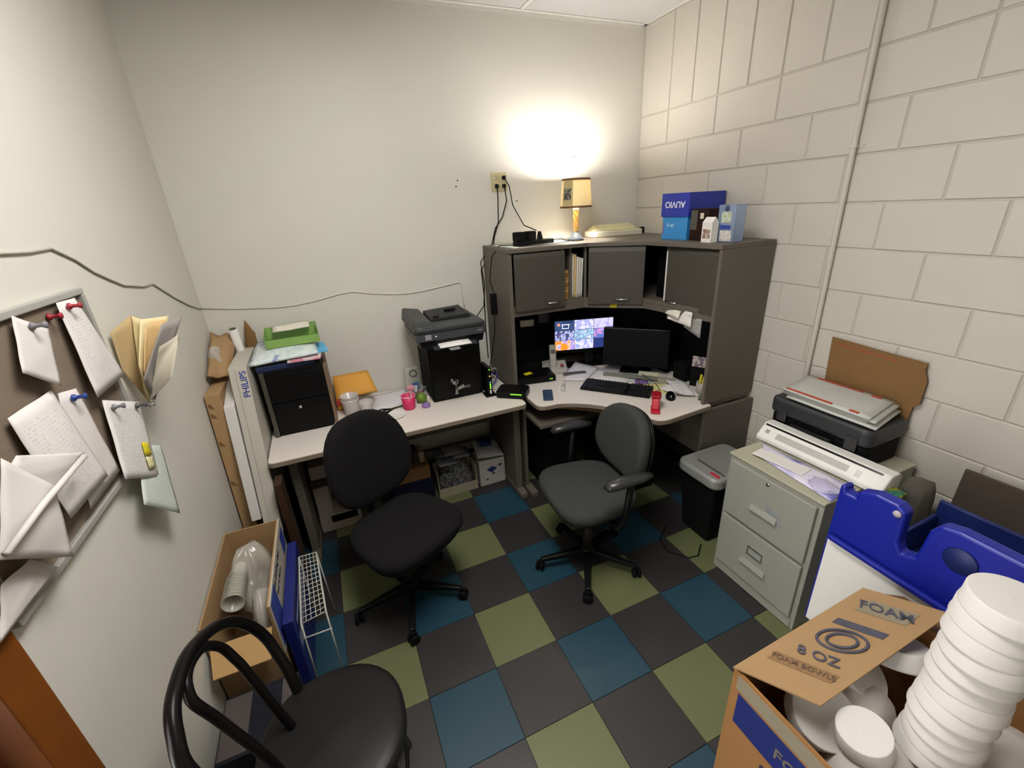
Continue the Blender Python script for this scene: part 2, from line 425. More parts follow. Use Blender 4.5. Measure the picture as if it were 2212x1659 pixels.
# ================================================================ CORNER DESK
cdk = root('corner_desk', (1.3, .75, 0), 'corner desk with pale curved top and grey legs', 'desk')
def arc(p0, p1, p2, n=14):
    return [((1-t)**2*p0[0]+2*t*(1-t)*p1[0]+t*t*p2[0], (1-t)**2*p0[1]+2*t*(1-t)*p1[1]+t*t*p2[1]) for t in [k/n for k in range(n+1)]]
fr = [(.697, YB-.012), (.697, .66), (.705, .625), (.735, .605), (.775, .60)]+arc((.82, .60), (1.08, .51), (1.18, .165))+[(1.20, .125), (1.235, .108), (1.27, .105), (1.60, .128), (1.60, .17), (XR-.012, .17), (XR-.012, YB-.012)]
part('worktop', MB().prism(fr, ZD-.028, ZD), lam_top, cdk, .002)
fr2 = [(.694, YB-.011), (.694, .655), (.702, .622), (.733, .602), (.775, .597)]+arc((.82, .597), (1.077, .507), (1.176, .162))+[(1.197, .122), (1.233, .105), (1.27, .102), (1.60, .125), (1.60, .165), (XR-.01, .165), (XR-.01, YB-.01)]
part('edge_band', MB().prism(fr2, ZD-.030, ZD-.003), lam_edge, cdk, .003)
part('side_panel', B(.672, .694, .80, YB-.01, 0.02, ZD+.0), lam_grey, cdk, .002)
part('leg_foot', B(.665, .72, .70, 1.3, 0, .05), lam_grey, cdk, .01)
part('side_panel', B(1.56, XR-.01, .128, .150, 0.0, ZD-.031), lam_grey, cdk, .002)
part('modesty_panel', B(.70, 1.0, 1.15, 1.17, .3, ZD-.03), lam_grey, cdk, .002)
part('under_shelf', MB().prism([(.70, .60), (.70, 1.1), (1.35, 1.1), (1.35, .75), (1.02, .602)], .585, .605), lam_grey, cdk, .002)
kt = mat('oak_tray', '8a6a3c', 0.5)
part('keyboard_tray', MB().prism([(.80, .69)]+arc((.85, .70), (1.08, .55), (1.26, .24), 8)+[(1.5, .45), (1.15, .95)], .655, .672), kt, cdk, .003)

# ================================================================ HUTCH
hu = root('desk_hutch', (1.3, .9, ZD), 'tall grey corner hutch with three doors on the corner desk', 'hutch')
Z1, Z2, Z3 = 1.275, 1.63, 1.655
topo = [(.675, YB-.012), (.675, .92), (1.215, .90), (1.49, .665), (1.555, .15), (XR-.012, .15), (XR-.012, YB-.012)]
part('top_panel', MB().prism(topo, Z2, Z3), lam_grey, hu, .003)
ino = [(.71, YB-.03), (.71, .95), (1.215, .93), (1.515, .68), (1.585, .178), (XR-.03, .178), (XR-.03, YB-.03)]
part('bottom_shelf', MB().prism([(.70, YB-.03), (.70, .945), (1.215, .925), (1.51, .675), (1.578, .172), (XR-.03, .172), (XR-.03, YB-.03)], Z1, Z1+.025), lam_grey, hu, .002)
def wallseg(a, b, z0, z1, t, inward=1):
    a = Vector(a+(0,)); b = Vector(b+(0,)); d = (b-a).normalized(); n = Vector((-d.y, d.x, 0))*t*inward
    return [(a.x, a.y), (b.x, b.y), (b.x+n.x, b.y+n.y), (a.x+n.x, a.y+n.y)]
part('side_panel', B(.675, .70, .93, YB-.012, ZD+.001, Z2), lam_grey, hu, .002)
part('side_panel', B(1.56, XR-.012, .15, .172, ZD+.001, Z2), lam_grey, hu, .002)
val = MB()
for a, b in (((.70, .945), (1.215, .925)), ((1.215, .925), (1.51, .675)), ((1.51, .675), (1.578, .172))):
    val.prism(wallseg(a, b, 0, 0, .018), Z1-.04, Z1)
part('valance', val, lam_grey, hu)
# dividers beside the open slots
div = [((1.065, .95), (1.065, 1.36)), ((1.13, .95), (1.13, 1.36)), ((1.235, .935), (1.4, 1.3)), ((1.505, .70), (1.70, .935)), ((1.56, .54), (1.93, .54))]
for a, b in div: part('divider', MB().prism(wallseg(a, b, 0, 0, .016), Z1+.025, Z2), lam_grey, hu, .001)
part('back_panel', MB().box(.70, XR-.03, YB-.03, YB-.012, ZD+.001, Z2).box(XR-.03, XR-.012, .172, YB-.012, ZD+.001, Z2), black_matte, hu)
tack = mat('tackboard', '17161b', 0.95, var=0.1, scale=200)
part('tack_panel', MB().box(.70, 1.25, YB-.045, YB-.032, ZD+.05, Z1-.002).prism([(1.25, YB-.045), (1.93, .72), (1.93, .74), (1.26, YB-.033)], ZD+.05, Z1-.002).box(XR-.045, XR-.032, .175, .73, ZD+.05, Z1-.002), tack, hu)
def hdoor(a, b, z0, z1, hx):
    a3 = Vector(a+(0,)); b3 = Vector(b+(0,)); d = (b3-a3); L = d.length; d.normalize(); n = Vector((d.y, -d.x, 0))
    ang = math.atan2(d.y, d.x); mb = MB().at((a[0], a[1], 0), ang)
    # front has a rolled top edge
    prof = [(0, z0), (-.018, z0), (-.018, z1-.03), (-.015, z1-.015), (-.008, z1-.004), (0, z1)]
    k = len(prof); vs = [(0, y, z) for y, z in prof]+[(L, y, z) for y, z in prof]
    mb.add(vs, [tuple(range(k)), tuple(range(k, 2*k))[::-1]]+[(i, (i+1) % k, (i+1) % k+k, i+k) for i in range(k)])
    dd = part('door', mb, door_grey, hu, .003)
    hb = MB().at((a[0], a[1], 0), ang)
    hb.tube([(hx-.045, -.018, z0+.035), (hx-.04, -.034, z0+.035), (hx+.04, -.034, z0+.035), (hx+.045, -.018, z0+.035)], .0045, 8)
    part('handle', hb, chrome, dd)
hdoor((.712, .938), (1.058, .925), Z1-.005, Z2-.004, .26)
hdoor((1.232, .905), (1.503, .682), Z1-.012, Z2-.002, .22)
hdoor((1.563, .533), (1.59, .172), Z1-.005, Z2-.004, .06)
part('door_edge', MB().at((1.556, .548, 0)).box(0, .012, -.006, .006, Z1+.02, Z2-.03), white_pl, hu, label='white door edge strip')
# contents of the slots
for k in range(9):
    z = Z1+.027+k*.021; dx = random.uniform(-.004, .004)
    thing('paper_stack', MB().box(1.083, 1.128, .965+dx, 1.25, z, z+.018), mat('tan_folder_%d' % (k % 3), ['b98a4e', 'a97a44', 'c9a564'][k % 3], .8),
          'tan folder lying flat in the left hutch slot, ' + ['lowest of nine', 'second from bottom', 'third from bottom', 'fourth from bottom', 'middle of the pile', 'fourth from top', 'third from top', 'second from top', 'topmost'][k], 'folder', 'tan folders in the left hutch slot')
for k, (x, h, m) in enumerate(((1.152, .29, paper_c), (1.168, .285, manila), (1.184, .268, paper), (1.2, .262, paper_c), (1.216, .255, paper))):
    thing('file_folder', MB().sheet([(x, .955-.003*k, Z1+.026+h), (x+.012, 1.22, Z1+.026+h-.02), (x+.010, 1.22, Z1+.027), (x-.004, .955, Z1+.027)], 6, 8, bulge=.006, t=.004, rip=.002, seed=k), m,
          'pale folder standing beside the middle hutch door, ' + ['leftmost of five', 'second from left', 'middle one', 'second from right', 'rightmost of five'][k], 'folder', 'pale folders standing in the hutch slot')
thing('binder', B(1.60, 1.80, .565, .675, Z1+.026, Z1+.30), black_pl, 'black binder standing in the right slot of the hutch', 'binder', bevel=.006)

# things on the hutch top ------------------------------------------------
lp = root('table_lamp', (1.27, 1.13, Z3), 'lit table lamp with cream paper shade and twisted rope stem', 'lamp')
gl = mat('lamp_base', '6f7a86', 0.35); lx, ly = 1.27, 1.13
b_ = MB().use(gl).lathe([(.052, Z3+.006), (.05, Z3+.014), (.036, Z3+.03), (.026, Z3+.045), (.017, Z3+.055), (.013, Z3+.062)], (lx, ly), 28)
b_.use(mat('lamp_foot', '3a2a26', .5)).lathe([(.056, Z3), (.056, Z3+.007)], (lx, ly), 28)
part('base', b_, gl, lp)
st = MB(); n = 24; vs = []; fs = []
for k in range(31):
    z = Z3+.06+.135*k/30
    for i in range(n):
        a = 2*pi*i/n; r = .0165+.0035*sin(3*a+k*.62); vs.append((lx+r*cos(a), ly+r*sin(a), z))
for k in range(30):
    for i in range(n): j = (i+1) % n; fs.append((k*n+i, k*n+j, (k+1)*n+j, (k+1)*n+i))
st.add(vs, fs, smooth=True)
part('stem', st, mat('rope_stem', 'c9a15a', .6, var=.15), lp)
part('socket', MB().lathe([(.019, Z3+.192), (.021, Z3+.2), (.019, Z3+.212), (.014, Z3+.225), (.014, Z3+.29)], (lx, ly), 20), white_pl, lp)
shm = bpy.data.materials.new('lamp_shade'); shm.use_nodes = True; nt = shm.node_tree; nt.nodes.clear()
ou = nt.nodes.new('ShaderNodeOutputMaterial'); df = nt.nodes.new('ShaderNodeBsdfDiffuse'); tl = nt.nodes.new('ShaderNodeBsdfTranslucent'); mx = nt.nodes.new('ShaderNodeMixShader')
nzs = nt.nodes.new('ShaderNodeTexNoise'); nzs.inputs['Scale'].default_value = 60; rmp = nt.nodes.new('ShaderNodeValToRGB')
rmp.color_ramp.elements[0].color = srgb('dccfa8')+(1,); rmp.color_ramp.elements[1].color = srgb('e6dab6')+(1,)
nt.links.new(nzs.outputs['Fac'], rmp.inputs[0]); nt.links.new(rmp.outputs[0], df.inputs[0]); nt.links.new(rmp.outputs[0], tl.inputs[0])
mx.inputs[0].default_value = .13; nt.links.new(df.outputs[0], mx.inputs[1]); nt.links.new(tl.outputs[0], mx.inputs[2]); nt.links.new(mx.outputs[0], ou.inputs[0])
SH0, SH1 = Z3+.212, Z3+.385
sh = MB().lathe([(.104, SH0), (.091, SH1)], (lx, ly), 40, cap=False).lathe([(.1025, SH0), (.0895, SH1)], (lx, ly), 40, cap=False)
shp = part('lamp_shade', sh, shm, lp)
part('shade_trim', MB().lathe([(.1055, SH0-.004), (.1048, SH0+.008), (.1018, SH0+.008), (.1025, SH0-.004), (.1055, SH0-.004)], (lx, ly), 40, cap=False)
     .lathe([(.0935, SH1-.012), (.0925, SH1), (.088, SH1), (.089, SH1-.012), (.0935, SH1-.012)], (lx, ly), 40, cap=False), mat('shade_trim', '6b4426', .7), shp)
# small picture printed on the shade, wrapped round it
def shade_patch(a0, a1, z0, z1, off):
    mb = MB(); vs = []; n = 8
    for z in (z0, z1):
        r = .104+(.091-.104)*(z-SH0)/(SH1-SH0)+off
        for k in range(n+1):
            a = radians(a0+(a1-a0)*k/n); vs.append((lx+r*cos(a), ly+r*sin(a), z))
    for z in (z0, z1):
        r = .104+(.091-.104)*(z-SH0)/(SH1-SH0)+off-.0006
        for k in range(n+1):
            a = radians(a0+(a1-a0)*k/n); vs.append((lx+r*cos(a), ly+r*sin(a), z))
    m = n+1
    fs = [(k, k+1, m+k+1, m+k) for k in range(n)]+[(2*m+k+1, 2*m+k, 3*m+k, 3*m+k+1) for k in range(n)]
    mb.add(vs, fs); return mb
part('shade_print', shade_patch(-178, -133, SH0+.01, SH1-.014, .0012), mat('clipping_paper', 'b8a878', .8), shp, label='newspaper clipping on the shade')
part('shade_picture', shade_patch(-172, -140, SH0+.045, SH0+.115, .0022), blotch('clipping_photo', ['1c1a18', '4c4842', '8c8470'], 60, .8, True), shp, label='dark picture on the shade')
bulb = mat('bulb_glass', 'ffffff', 0.5, emit='fffaf3', es=LAMP)
part('bulb', MB().lathe([(.013, Z3+.29), (.02, Z3+.31), (.029, Z3+.335), (.030, Z3+.352), (.025, Z3+.37), (.012, Z3+.382), (.001, Z3+.385)], (lx, ly), 20, cap=False), bulb, lp)

sc = root('adding_machine', (1.6, 1.12, Z3), 'cream low machine with sloped cover and black knob on the hutch corner', 'machine')
ang = math.atan2(-.20, .29)
AM = (1.455, 1.175, Z3); ang = radians(-4)
q = MB().at(AM, ang)
q.prism(rrect(0, .40, 0, .17, .02), .0, .04)
part('body', q, cream_pl, sc, .006)
q = MB().at(AM, ang).hexa([(.02, .05, .041), (.375, .05, .041), (.375, .165, .041), (.02, .165, .041)], [(.04, .06, .052), (.375, .06, .052), (.375, .16, .08), (.07, .16, .08)])
part('cover', q, mat('cream_cover', 'cfc99f', .5), sc, .005)
part('knob', MB().at(AM, ang).box(.402, .425, .02, .055, .004, .05), black_pl, sc, .004)
# power strip with two adapters
ps = root('power_strip', (.90, 1.2, Z3), 'black power strip lying on the left end of the hutch top', 'power strip')
a2 = radians(8)
part('housing', MB().at((.80, 1.08, Z3), a2).box(-.01, .28, -.028, .028, 0, .03), black_pl, ps, .005)
for k, x in enumerate((.02, .105)):
    thing('power_adapter', MB().at((.80, 1.08, Z3+.031), a2).box(x-.03, x+.035, -.03, .03, 0, .055), black_matte, ['square black power adapter plugged in the strip, nearest its left end', 'square black power adapter plugged in the strip, second from its left end'][k], 'adapter', bevel=.008)
part('plug', MB().at((.80, 1.08, Z3+.03), a2).hexa([(.17, -.015, 0), (.2, -.015, 0), (.2, .015, 0), (.17, .015, 0)], [(.176, -.008, .05), (.19, -.008, .05), (.19, .008, .05), (.176, .008, .05)]), black_pl, ps)
part('cord', MB().tube([(1.075, 1.12, Z3+.015), (1.12, 1.13, Z3+.02), (1.17, 1.14, Z3+.018), (1.2, 1.15, Z3+.004), (1.26, 1.2, Z3+.004)], .003, 6), dark_metal, ps)
thing('flat_sheet', MB().sheet([(.72, 1.32, Z3+.001), (1.22, 1.33, Z3+.001), (1.19, 1.0, Z3+.001), (.74, .97, Z3+.001)], 4, 4, t=.0008), paper, 'white sheet lying under the power strip on the hutch', 'paper')
thing('lamp_cord', MB().tube([(.78, 1.0, Z3+.005), (.9, .985, Z3+.005), (1.0, .99, Z3+.006), (1.08, 1.01, Z3+.005), (1.16, 1.05, Z3+.005), (1.215, 1.1, Z3+.005)], .0028, 6), dark_metal, 'dark lamp cord lying across the hutch top', 'cord')
# boxes on right of hutch
ab = root('shoe_box', (1.78, .6, Z3), 'blue cardboard box with a royal blue lid beside the cartons', 'box')
SB = (1.63, .705, 0); sa = radians(-85)
part('carton', MB().at((SB[0], SB[1], Z3), sa).box(.004, .196, .004, .296, 0, .13), mat('sky_blue_print', '2f86c8', .45, var=.12, scale=9), ab, .002)
part('lid', MB().at((SB[0], SB[1], Z3), sa).box(-.004, .204, -.004, .304, .1305, .262), mat('royal_blue', '1f319c', .45, var=.04), ab, .002)
fx, fy = cos(sa), sin(sa)
def onab(u, n, z): return (SB[0]+fx*u-fy*n, SB[1]+fy*u+fx*n, Z3+z)
text(ab, 'AUVIO', onab(.10, -.0048, .20), (-fx, -fy, 0), (0, 0, -1), .05, white_ink)
text(ab, 'P-40', onab(.07, .0032, .08), (fx, fy, 0), (0, 0, 1), .03, mat('pale_blue_ink', 'a8cfe8', .6))
part('print_patch', MB().at((SB[0], SB[1], Z3), sa).box(.006, .022, .0028, .0038, .03, .1), mat('mauve_print', '6a6f9c', .6), ab)
tb1 = root('brown_carton', (1.71, .43, Z3), 'dark brown narrow carton between the blue box and white carton', 'box')
part('carton', B(1.655, 1.77, .36, .492, Z3+.0005, Z3+.172), mat('dark_brown_print', '24100e', .5, var=.15), tb1, .002)
part('print', B(1.6542, 1.6549, .44, .488, Z3+.06, Z3+.165), mat('grey_print', '4d4b45', .6), tb1)
part('sticker', B(1.6538, 1.6549, .395, .42, Z3+.12, Z3+.15), cream_pl, tb1)
wc = root('white_carton', (1.62, .31, Z3), 'short white carton with a red and brown label on the hutch', 'carton')
part('carton', MB().box(1.597, 1.645, .275, .342, Z3+.0005, Z3+.105).add([(1.597, .275, Z3+.105), (1.645, .275, Z3+.105), (1.645, .342, Z3+.105), (1.597, .342, Z3+.105), (1.621, .275, Z3+.132), (1.621, .342, Z3+.132)], [(0, 1, 4), (3, 5, 2), (0, 4, 5, 3), (1, 2, 5, 4)]), paper, wc, .001)
part('label_print', B(1.5958, 1.5968, .283, .333, Z3+.022, Z3+.07), blotch('carton_label', ['a05a4a', '7d6458', 'b9a89e'], 40, .6), wc)
bc = root('blue_clear_box', (1.70, .24, Z3), 'tall pale blue clear package with printed card standing on the hutch', 'package')
part('shell', B(1.66, 1.74, .19, .30, Z3+.0005, Z3+.19), clearplastic('blue_clear', '8fa3c4', .55), bc, .004)
part('card_print', B(1.6585, 1.6595, .21, .275, Z3+.1, Z3+.155), blotch('card_green', ['7fa06a', 'b9c0b0', 'a4ae96'], 20, .6), bc)
part('card_print', B(1.6585, 1.6595, .21, .275, Z3+.068, Z3+.088), blue_ink, bc)
part('card_print', B(1.6585, 1.6595, .20, .275, Z3+.008, Z3+.06), blotch('card_grey', ['8f8a86', 'bfb9b2', 'd0ccc5'], 50, .6), bc)
part('card_seal', MB().at((1.6595, .243, Z3+.172), 0, 0, -pi/2).lathe([(.015, 0), (.015, .0015)], n=16), mat('seal', '3a4468', .6), bc)

# outlet and plugs on the back wall
ol = root('wall_outlet', (.826, YB-.004, 1.99), 'double cream outlet plate on the back wall with plugs', 'outlet')
part('plate', MB().at((0, YB, 0), 0).prism(rrect(.772, .884, -.007, 0, .003, 2), 1.99, 2.105), mat('plate_ivory', 'c4b98e', .45), ol, .002)
for x in (.80, .855):
    for z in (2.02, 2.073):
        part('socket', MB().at((x, YB-.0072, z), 0, pi/2).lathe([(.014, 0), (.014, .0015)], n=16), cream_pl, ol)
for (x, z) in ((.803, 2.022), (.856, 2.022), (.857, 2.072)):
    part('plug', B(x-.011, x+.011, YB-.034, YB-.0088, z-.012, z+.012), black_pl, ol, .004)
cabs = [([(.803, YB-.03, 2.01), (.803, YB-.03, 1.95), (.80, YB-.02, 1.8), (.765, YB-.012, 1.70), (.745, YB-.025, 1.6), (.648, YB-.03, 1.5), (.655, YB-.03, 1.3), (.648, YB-.03, 1.1), (.65, YB-.03, .85)], 'black cable hanging from the outlet plug nearest the lamp side'),
        ([(.856, YB-.03, 2.01), (.865, YB-.03, 1.93), (.83, YB-.025, 1.83), (.775, YB-.02, 1.76), (.735, YB-.04, 1.66), (.64, YB-.05, 1.55), (.66, YB-.04, 1.4), (.64, YB-.05, 1.25), (.55, YB-.05, 1.15), (.52, YB-.05, .98)], 'thin black cable hanging from the outlet to the printer'),
        ([(.857, YB-.03, 2.07), (.885, YB-.04, 2.02), (.90, YB-.05, 1.9), (.955, YB-.1, 1.77), (.975, 1.14, Z3+.085)], 'black cord from the outlet to the power strip')]
for p_, l_ in cabs: thing('power_cable', MB().tube(p_, .0035, 6), black_matte, l_, 'cable')
thing('hanging_cable', MB().tube([(.79, 1.1, Z3+.01), (.70, 1.12, Z3+.012), (.655, 1.15, 1.6), (.63, 1.15, 1.45), (.64, 1.12, 1.38)], .0035, 6), black_matte, 'short black cable draped over the left end of the hutch', 'cable')
thing('inline_adapter', MB().at((.635, 1.12, 1.23)).prism(rrect(-.022, .022, -.016, .016, .01), 0, .14), black_matte, 'black inline adapter hanging beside the hutch side', 'adapter', bevel=.006)
thing('hanging_cable', MB().tube([(.635, 1.12, 1.232), (.64, 1.15, 1.1), (.63, 1.2, .95), (.60, 1.22, .78)], .003, 6), black_matte, 'black cable below the hanging inline adapter', 'cable')

# ================================================================ MONITORS and corner desk items
def onplane(o, ux, uy, a, b, n=0.0):
    o = Vector(o); ux = Vector(ux); uy = Vector(uy); nn = ux.cross(uy).normalized(); return o+ux*a+uy*b+nn*n
m1 = root('lit_monitor', (1.32, 1.06, ZD), 'flat monitor showing a lit grid of security camera views', 'monitor')
A1 = Vector((1.09, 1.12, .892)); ux = (Vector((1.535, .985, .892))-A1).normalized(); uz = Vector((0, 0, 1)); W1, H1 = .435, .222
nn = ux.cross(uz)   # points towards the room
def slabbox(mb, o, ux, uz, a0, a1, b0, b1, n0, n1):
    nn = ux.cross(uz)
    P = lambda a, b, n: o+ux*a+uz*b+nn*n
    return mb.hexa([P(a0, b0, n0), P(a1, b0, n0), P(a1, b0, n1), P(a0, b0, n1)], [P(a0, b1, n0), P(a1, b1, n0), P(a1, b1, n1), P(a0, b1, n1)])
part('casing', slabbox(MB(), A1, ux, uz, -.014, W1+.014, -.022, H1+.014, -.035, 0), gloss_black, m1, .005)
part('stand', slabbox(slabbox(MB(), A1, ux, uz, .24, .30, -.139, .05, -.06, -.036), A1, ux, uz, .10, .40, -.1515, -.139, -.13, -.02), black_pl, m1, .004)
EM = .95
cams = [(['1a2346', '2c3a68', '39507c'], 9), (['9db4ff', 'c9c4ff', '8fa0e8', 'e9e4ff'], 26), (['7f8de8', 'b8a8f8', 'd9d4ff'], 20),
        (['a9b8f8', '6f7ac8', 'd9dcff', '4a4a80'], 26), (['c9d8ff', 'e4f0ff', '7a88c0', 'b0e0f8'], 28), (['9a8cf0', 'b7b0ff', 'd88cc0', '5a7ad0'], 24),
        (['ffb060', 'ff8a30', 'ffe0b8', 'b8a0f8'], 20), (['a8b0ff', '7fb4f8', 'c8b8f8', 'e8e8ff'], 26), (['27366e', '2c3c78'], 3)]
for k in range(9):
    c, r = k % 3, k//3; g = .0015; sw, shh = W1/3, H1/3
    mm = blotch('screen_view_%d' % k, cams[k][0], cams[k][1]*1.5, .3, False, k*1.3, EM)
    part('screen_view', slabbox(MB(), A1, ux, uz, c*sw+g, (c+1)*sw-g, H1-(r+1)*shh+g, H1-r*shh-g, 0, .0012), mm, m1)
em_w = mat('screen_white', '000000', .4, emit='e8ecff', es=1.1); em_r = mat('screen_red', '000000', .4, emit='ff9a80', es=1.1); em_o = mat('screen_orange', '000000', .4, emit='ff8a28', es=1.2)
part('screen_icon', slabbox(slabbox(slabbox(slabbox(MB(), A1, ux, uz, .05, .112, H1-.032, H1-.026, .0013, .002), A1, ux, uz, .055, .06, H1-.055, H1-.032, .0013, .002), A1, ux, uz, .1, .105, H1-.055, H1-.032, .0013, .002), A1, ux, uz, .055, .105, H1-.06, H1-.055, .0013, .002), em_w, m1)
q = MB(); c0 = onplane(A1, ux, uz, .03, H1-.028, .0013)
q.add([c0+ux*(.011*cos(a*pi/6))+uz*(.011*sin(a*pi/6)) for a in range(12)], [tuple(range(12))]); part('screen_dot', q, em_r, m1)
q = MB(); c0 = onplane(A1, ux, uz, .07, .022, .0013)
q.add([c0+ux*(.028*cos(a*pi/6))+uz*(.034*max(-.6, sin(a*pi/6))) for a in range(12)], [tuple(range(12))]); part('screen_figure', q, em_o, m1)

m2 = root('dark_monitor', (1.55, .78, ZD), 'switched-off black monitor in front of the lit one', 'monitor')
A2 = Vector((1.375, .925, .795)); ux2 = (Vector((1.70, .60, .795))-A2).normalized(); uz2 = (Vector((0, 0, 1))+.06*ux2.cross(Vector((0, 0, 1)))*-1).normalized()
part('casing', slabbox(MB(), A2, ux2, uz2, 0, .45, 0, .275, -.04, 0), black_pl, m2, .008)
part('screen', slabbox(MB(), A2, ux2, uz2, .018, .432, .03, .257, 0, .0012), mat('dark_screen', '050506', 0.5), m2)
part('stand', slabbox(slabbox(MB(), A2, ux2, uz, .19, .26, -.045, .06, -.07, -.045), A2, ux2, uz, .12, .33, -.0545, -.045, -.14, .0), black_pl, m2, .003)

kbd = root('keyboard', (1.26, .59, ZD), 'black computer keyboard on the curved desk', 'keyboard')
K0 = Vector((1.055, .715, ZD+.002)); ku = (Vector((1.357, .372, 0))-Vector((1.065, .71, 0))).normalized(); kv = Vector((-ku.y, ku.x, 0))
KM = Matrix(((ku.x, kv.x, 0, K0.x), (ku.y, kv.y, 0, K0.y), (0, 0, 1, K0.z), (0, 0, 0, 1)))
q = MB(); q.M = KM; q.hexa([(0, 0, 0), (.45, 0, 0), (.45, .15, 0), (0, .15, 0)], [(0, 0, .014), (.45, 0, .014), (.45, .15, .024), (0, .15, .024)])
part('tray', q, black_pl, kbd, .004)
key_m = mat('key_black', '1d1d20', .45)
kd = None
rows = [(0.012, 6), (0.036, 0), (0.058, 0), (0.080, 0), (0.102, 0), (0.130, 0)]
for ri, (vy, _) in enumerate(rows):
    x = .012
    keys = []
    if ri == 0: keys = [.026, .02, .024, .115, .024, .02, .026]
    else: keys = [.018+(.006 if ri in (2, 3) else 0)]+[.0175]*13
    for kw in keys:
        keys_x = x; x += kw+.0022
        if keys_x+kw < .286: pass
        zt = .014+.0667*vy
        q = MB(); q.M = KM; q.hexa([(keys_x, vy, zt), (keys_x+kw, vy, zt), (keys_x+kw, vy+.0175, zt), (keys_x, vy+.0175, zt)],
                                   [(keys_x+.002, vy+.002, zt+.006), (keys_x+kw-.002, vy+.002, zt+.006), (keys_x+kw-.002, vy+.0155, zt+.007), (keys_x+.002, vy+.0155, zt+.007)])
        part('key', q, key_m, kbd)
    for bx0, nn_ in ((.312, 3), (.375, 4)):
        if bx0 == .312 and ri in (2,): continue
        for kk in range(nn_):
            q = MB(); q.M = KM; zt = .014+.0667*vy; xx = bx0+kk*.0195-.004*(bx0 > .35)
            if xx+.0175 > .447: continue
            q.hexa([(xx, vy, zt), (xx+.0165, vy, zt), (xx+.0165, vy+.0175, zt), (xx, vy+.0175, zt)], [(xx+.002, vy+.002, zt+.006), (xx+.0145, vy+.002, zt+.006), (xx+.0145, vy+.0155, zt+.007), (xx+.002, vy+.0155, zt+.007)])
            part('key', q, key_m, kbd)
ms = root('mouse', (1.47, .325, ZD), 'black computer mouse right of the keyboard', 'mouse')
q = MB(); n = 20; vs = []; fs = []
for k in range(7):
    t = k/6; z = .036*sin(t*pi/2); s_ = cos(t*pi/2)**.6 if k < 6 else .05
    for i in range(n):
        a = 2*pi*i/n; vs.append((1.47+(.052*cos(a)*s_)*cos(.9)-(.031*sin(a)*s_)*sin(.9), .325+(.052*cos(a)*s_)*sin(.9)+(.031*sin(a)*s_)*cos(.9), ZD+.001+z))
for k in range(6):
    for i in range(n): j = (i+1) % n; fs.append((k*n+i, k*n+j, (k+1)*n+j, (k+1)*n+i))
fs.append(tuple(range(n))[::-1]); fs.append(tuple(range(6*n, 7*n))); q.add(vs, fs, smooth=True)
part('shell', q, gloss_black, ms)
part('wheel', MB().at((1.445, .293, ZD+.026), .9, pi/2).lathe([(.008, -.003), (.008, .003)], n=12), silver_pl, ms)
part('cord', MB().tube([(1.50, .37, ZD+.012), (1.50, .45, ZD+.004), (1.47, .52, ZD+.004), (1.50, .58, ZD+.02), (1.45, .62, ZD+.03), (1.42, .56, ZD+.02), (1.44, .48, ZD+.006), (1.40, .44, ZD+.006), (1.47, .42, ZD+.02), (1.50, .50, ZD+.03), (1.50, .64, ZD+.05)], .0022, 6), dark_metal, ms)
sp = root('stapler', (1.28, .25, ZD), 'small red stapler standing up on the desk', 'stapler')
q = MB().at((1.275, .235, ZD+.001), radians(50))
q.box(-.06, .04, -.026, .026, 0, .014); part('base', q, red_pl, sp, .005)
q = MB().at((1.275, .235, ZD+.001), radians(50))
q.hexa([(-.035, -.02, .0145), (.03, -.02, .0145), (.03, .02, .0145), (-.035, .02, .0145)], [(.0, -.024, .07), (.062, -.024, .078), (.062, .024, .078), (.0, .024, .07)])
part('body', q, red_pl, sp, .009)
part('head', MB().at((1.30, .262, ZD+.068), radians(50)).box(-.035, .045, -.028, .028, 0, .022), mat('red_dark', '9c1628', .35), sp, .008)
ph = thing('mobile_phone', MB().at((.825, .735, ZD+.0008), radians(65)).prism(rrect(-.08, .08, -.032, .032, .009), 0, .010), mat('slate_blue_case', '2c3f5e', .5), 'dark blue flat mobile phone face down on the desk edge', 'phone', bevel=.002)
gs = root('glue_bottle', (.985, .80, ZD), 'clear small bottle on a white card at desk front', 'bottle')
part('card', MB().at((.975, .79, ZD+.0008), radians(55)).box(-.07, .055, -.035, .035, 0, .0015), paper, gs)
part('body', MB().at((.955, .765, ZD+.014), radians(55), 0, pi/2).lathe([(.013, -.03), (.015, -.02), (.015, .03), (.008, .045), (.006, .075), (.009, .078), (.007, .11), (.002, .112)], n=16), cloudy, gs)
rm = root('remote_control', (1.16, .955, ZD), 'long grey remote control lying on the papers', 'remote')
part('body', MB().at((1.16, .955, ZD+.009), radians(-15)).prism(rrect(-.085, .085, -.02, .02, .012), 0, .016), mat('remote_grey', '55544f', .5), rm, .005)
for k in range(6):
    part('button', MB().at((1.16, .955, ZD+.0252), radians(-15)).box(-.06+k*.02, -.05+k*.02, -.007, .007, 0, .0015), dark_metal, rm)
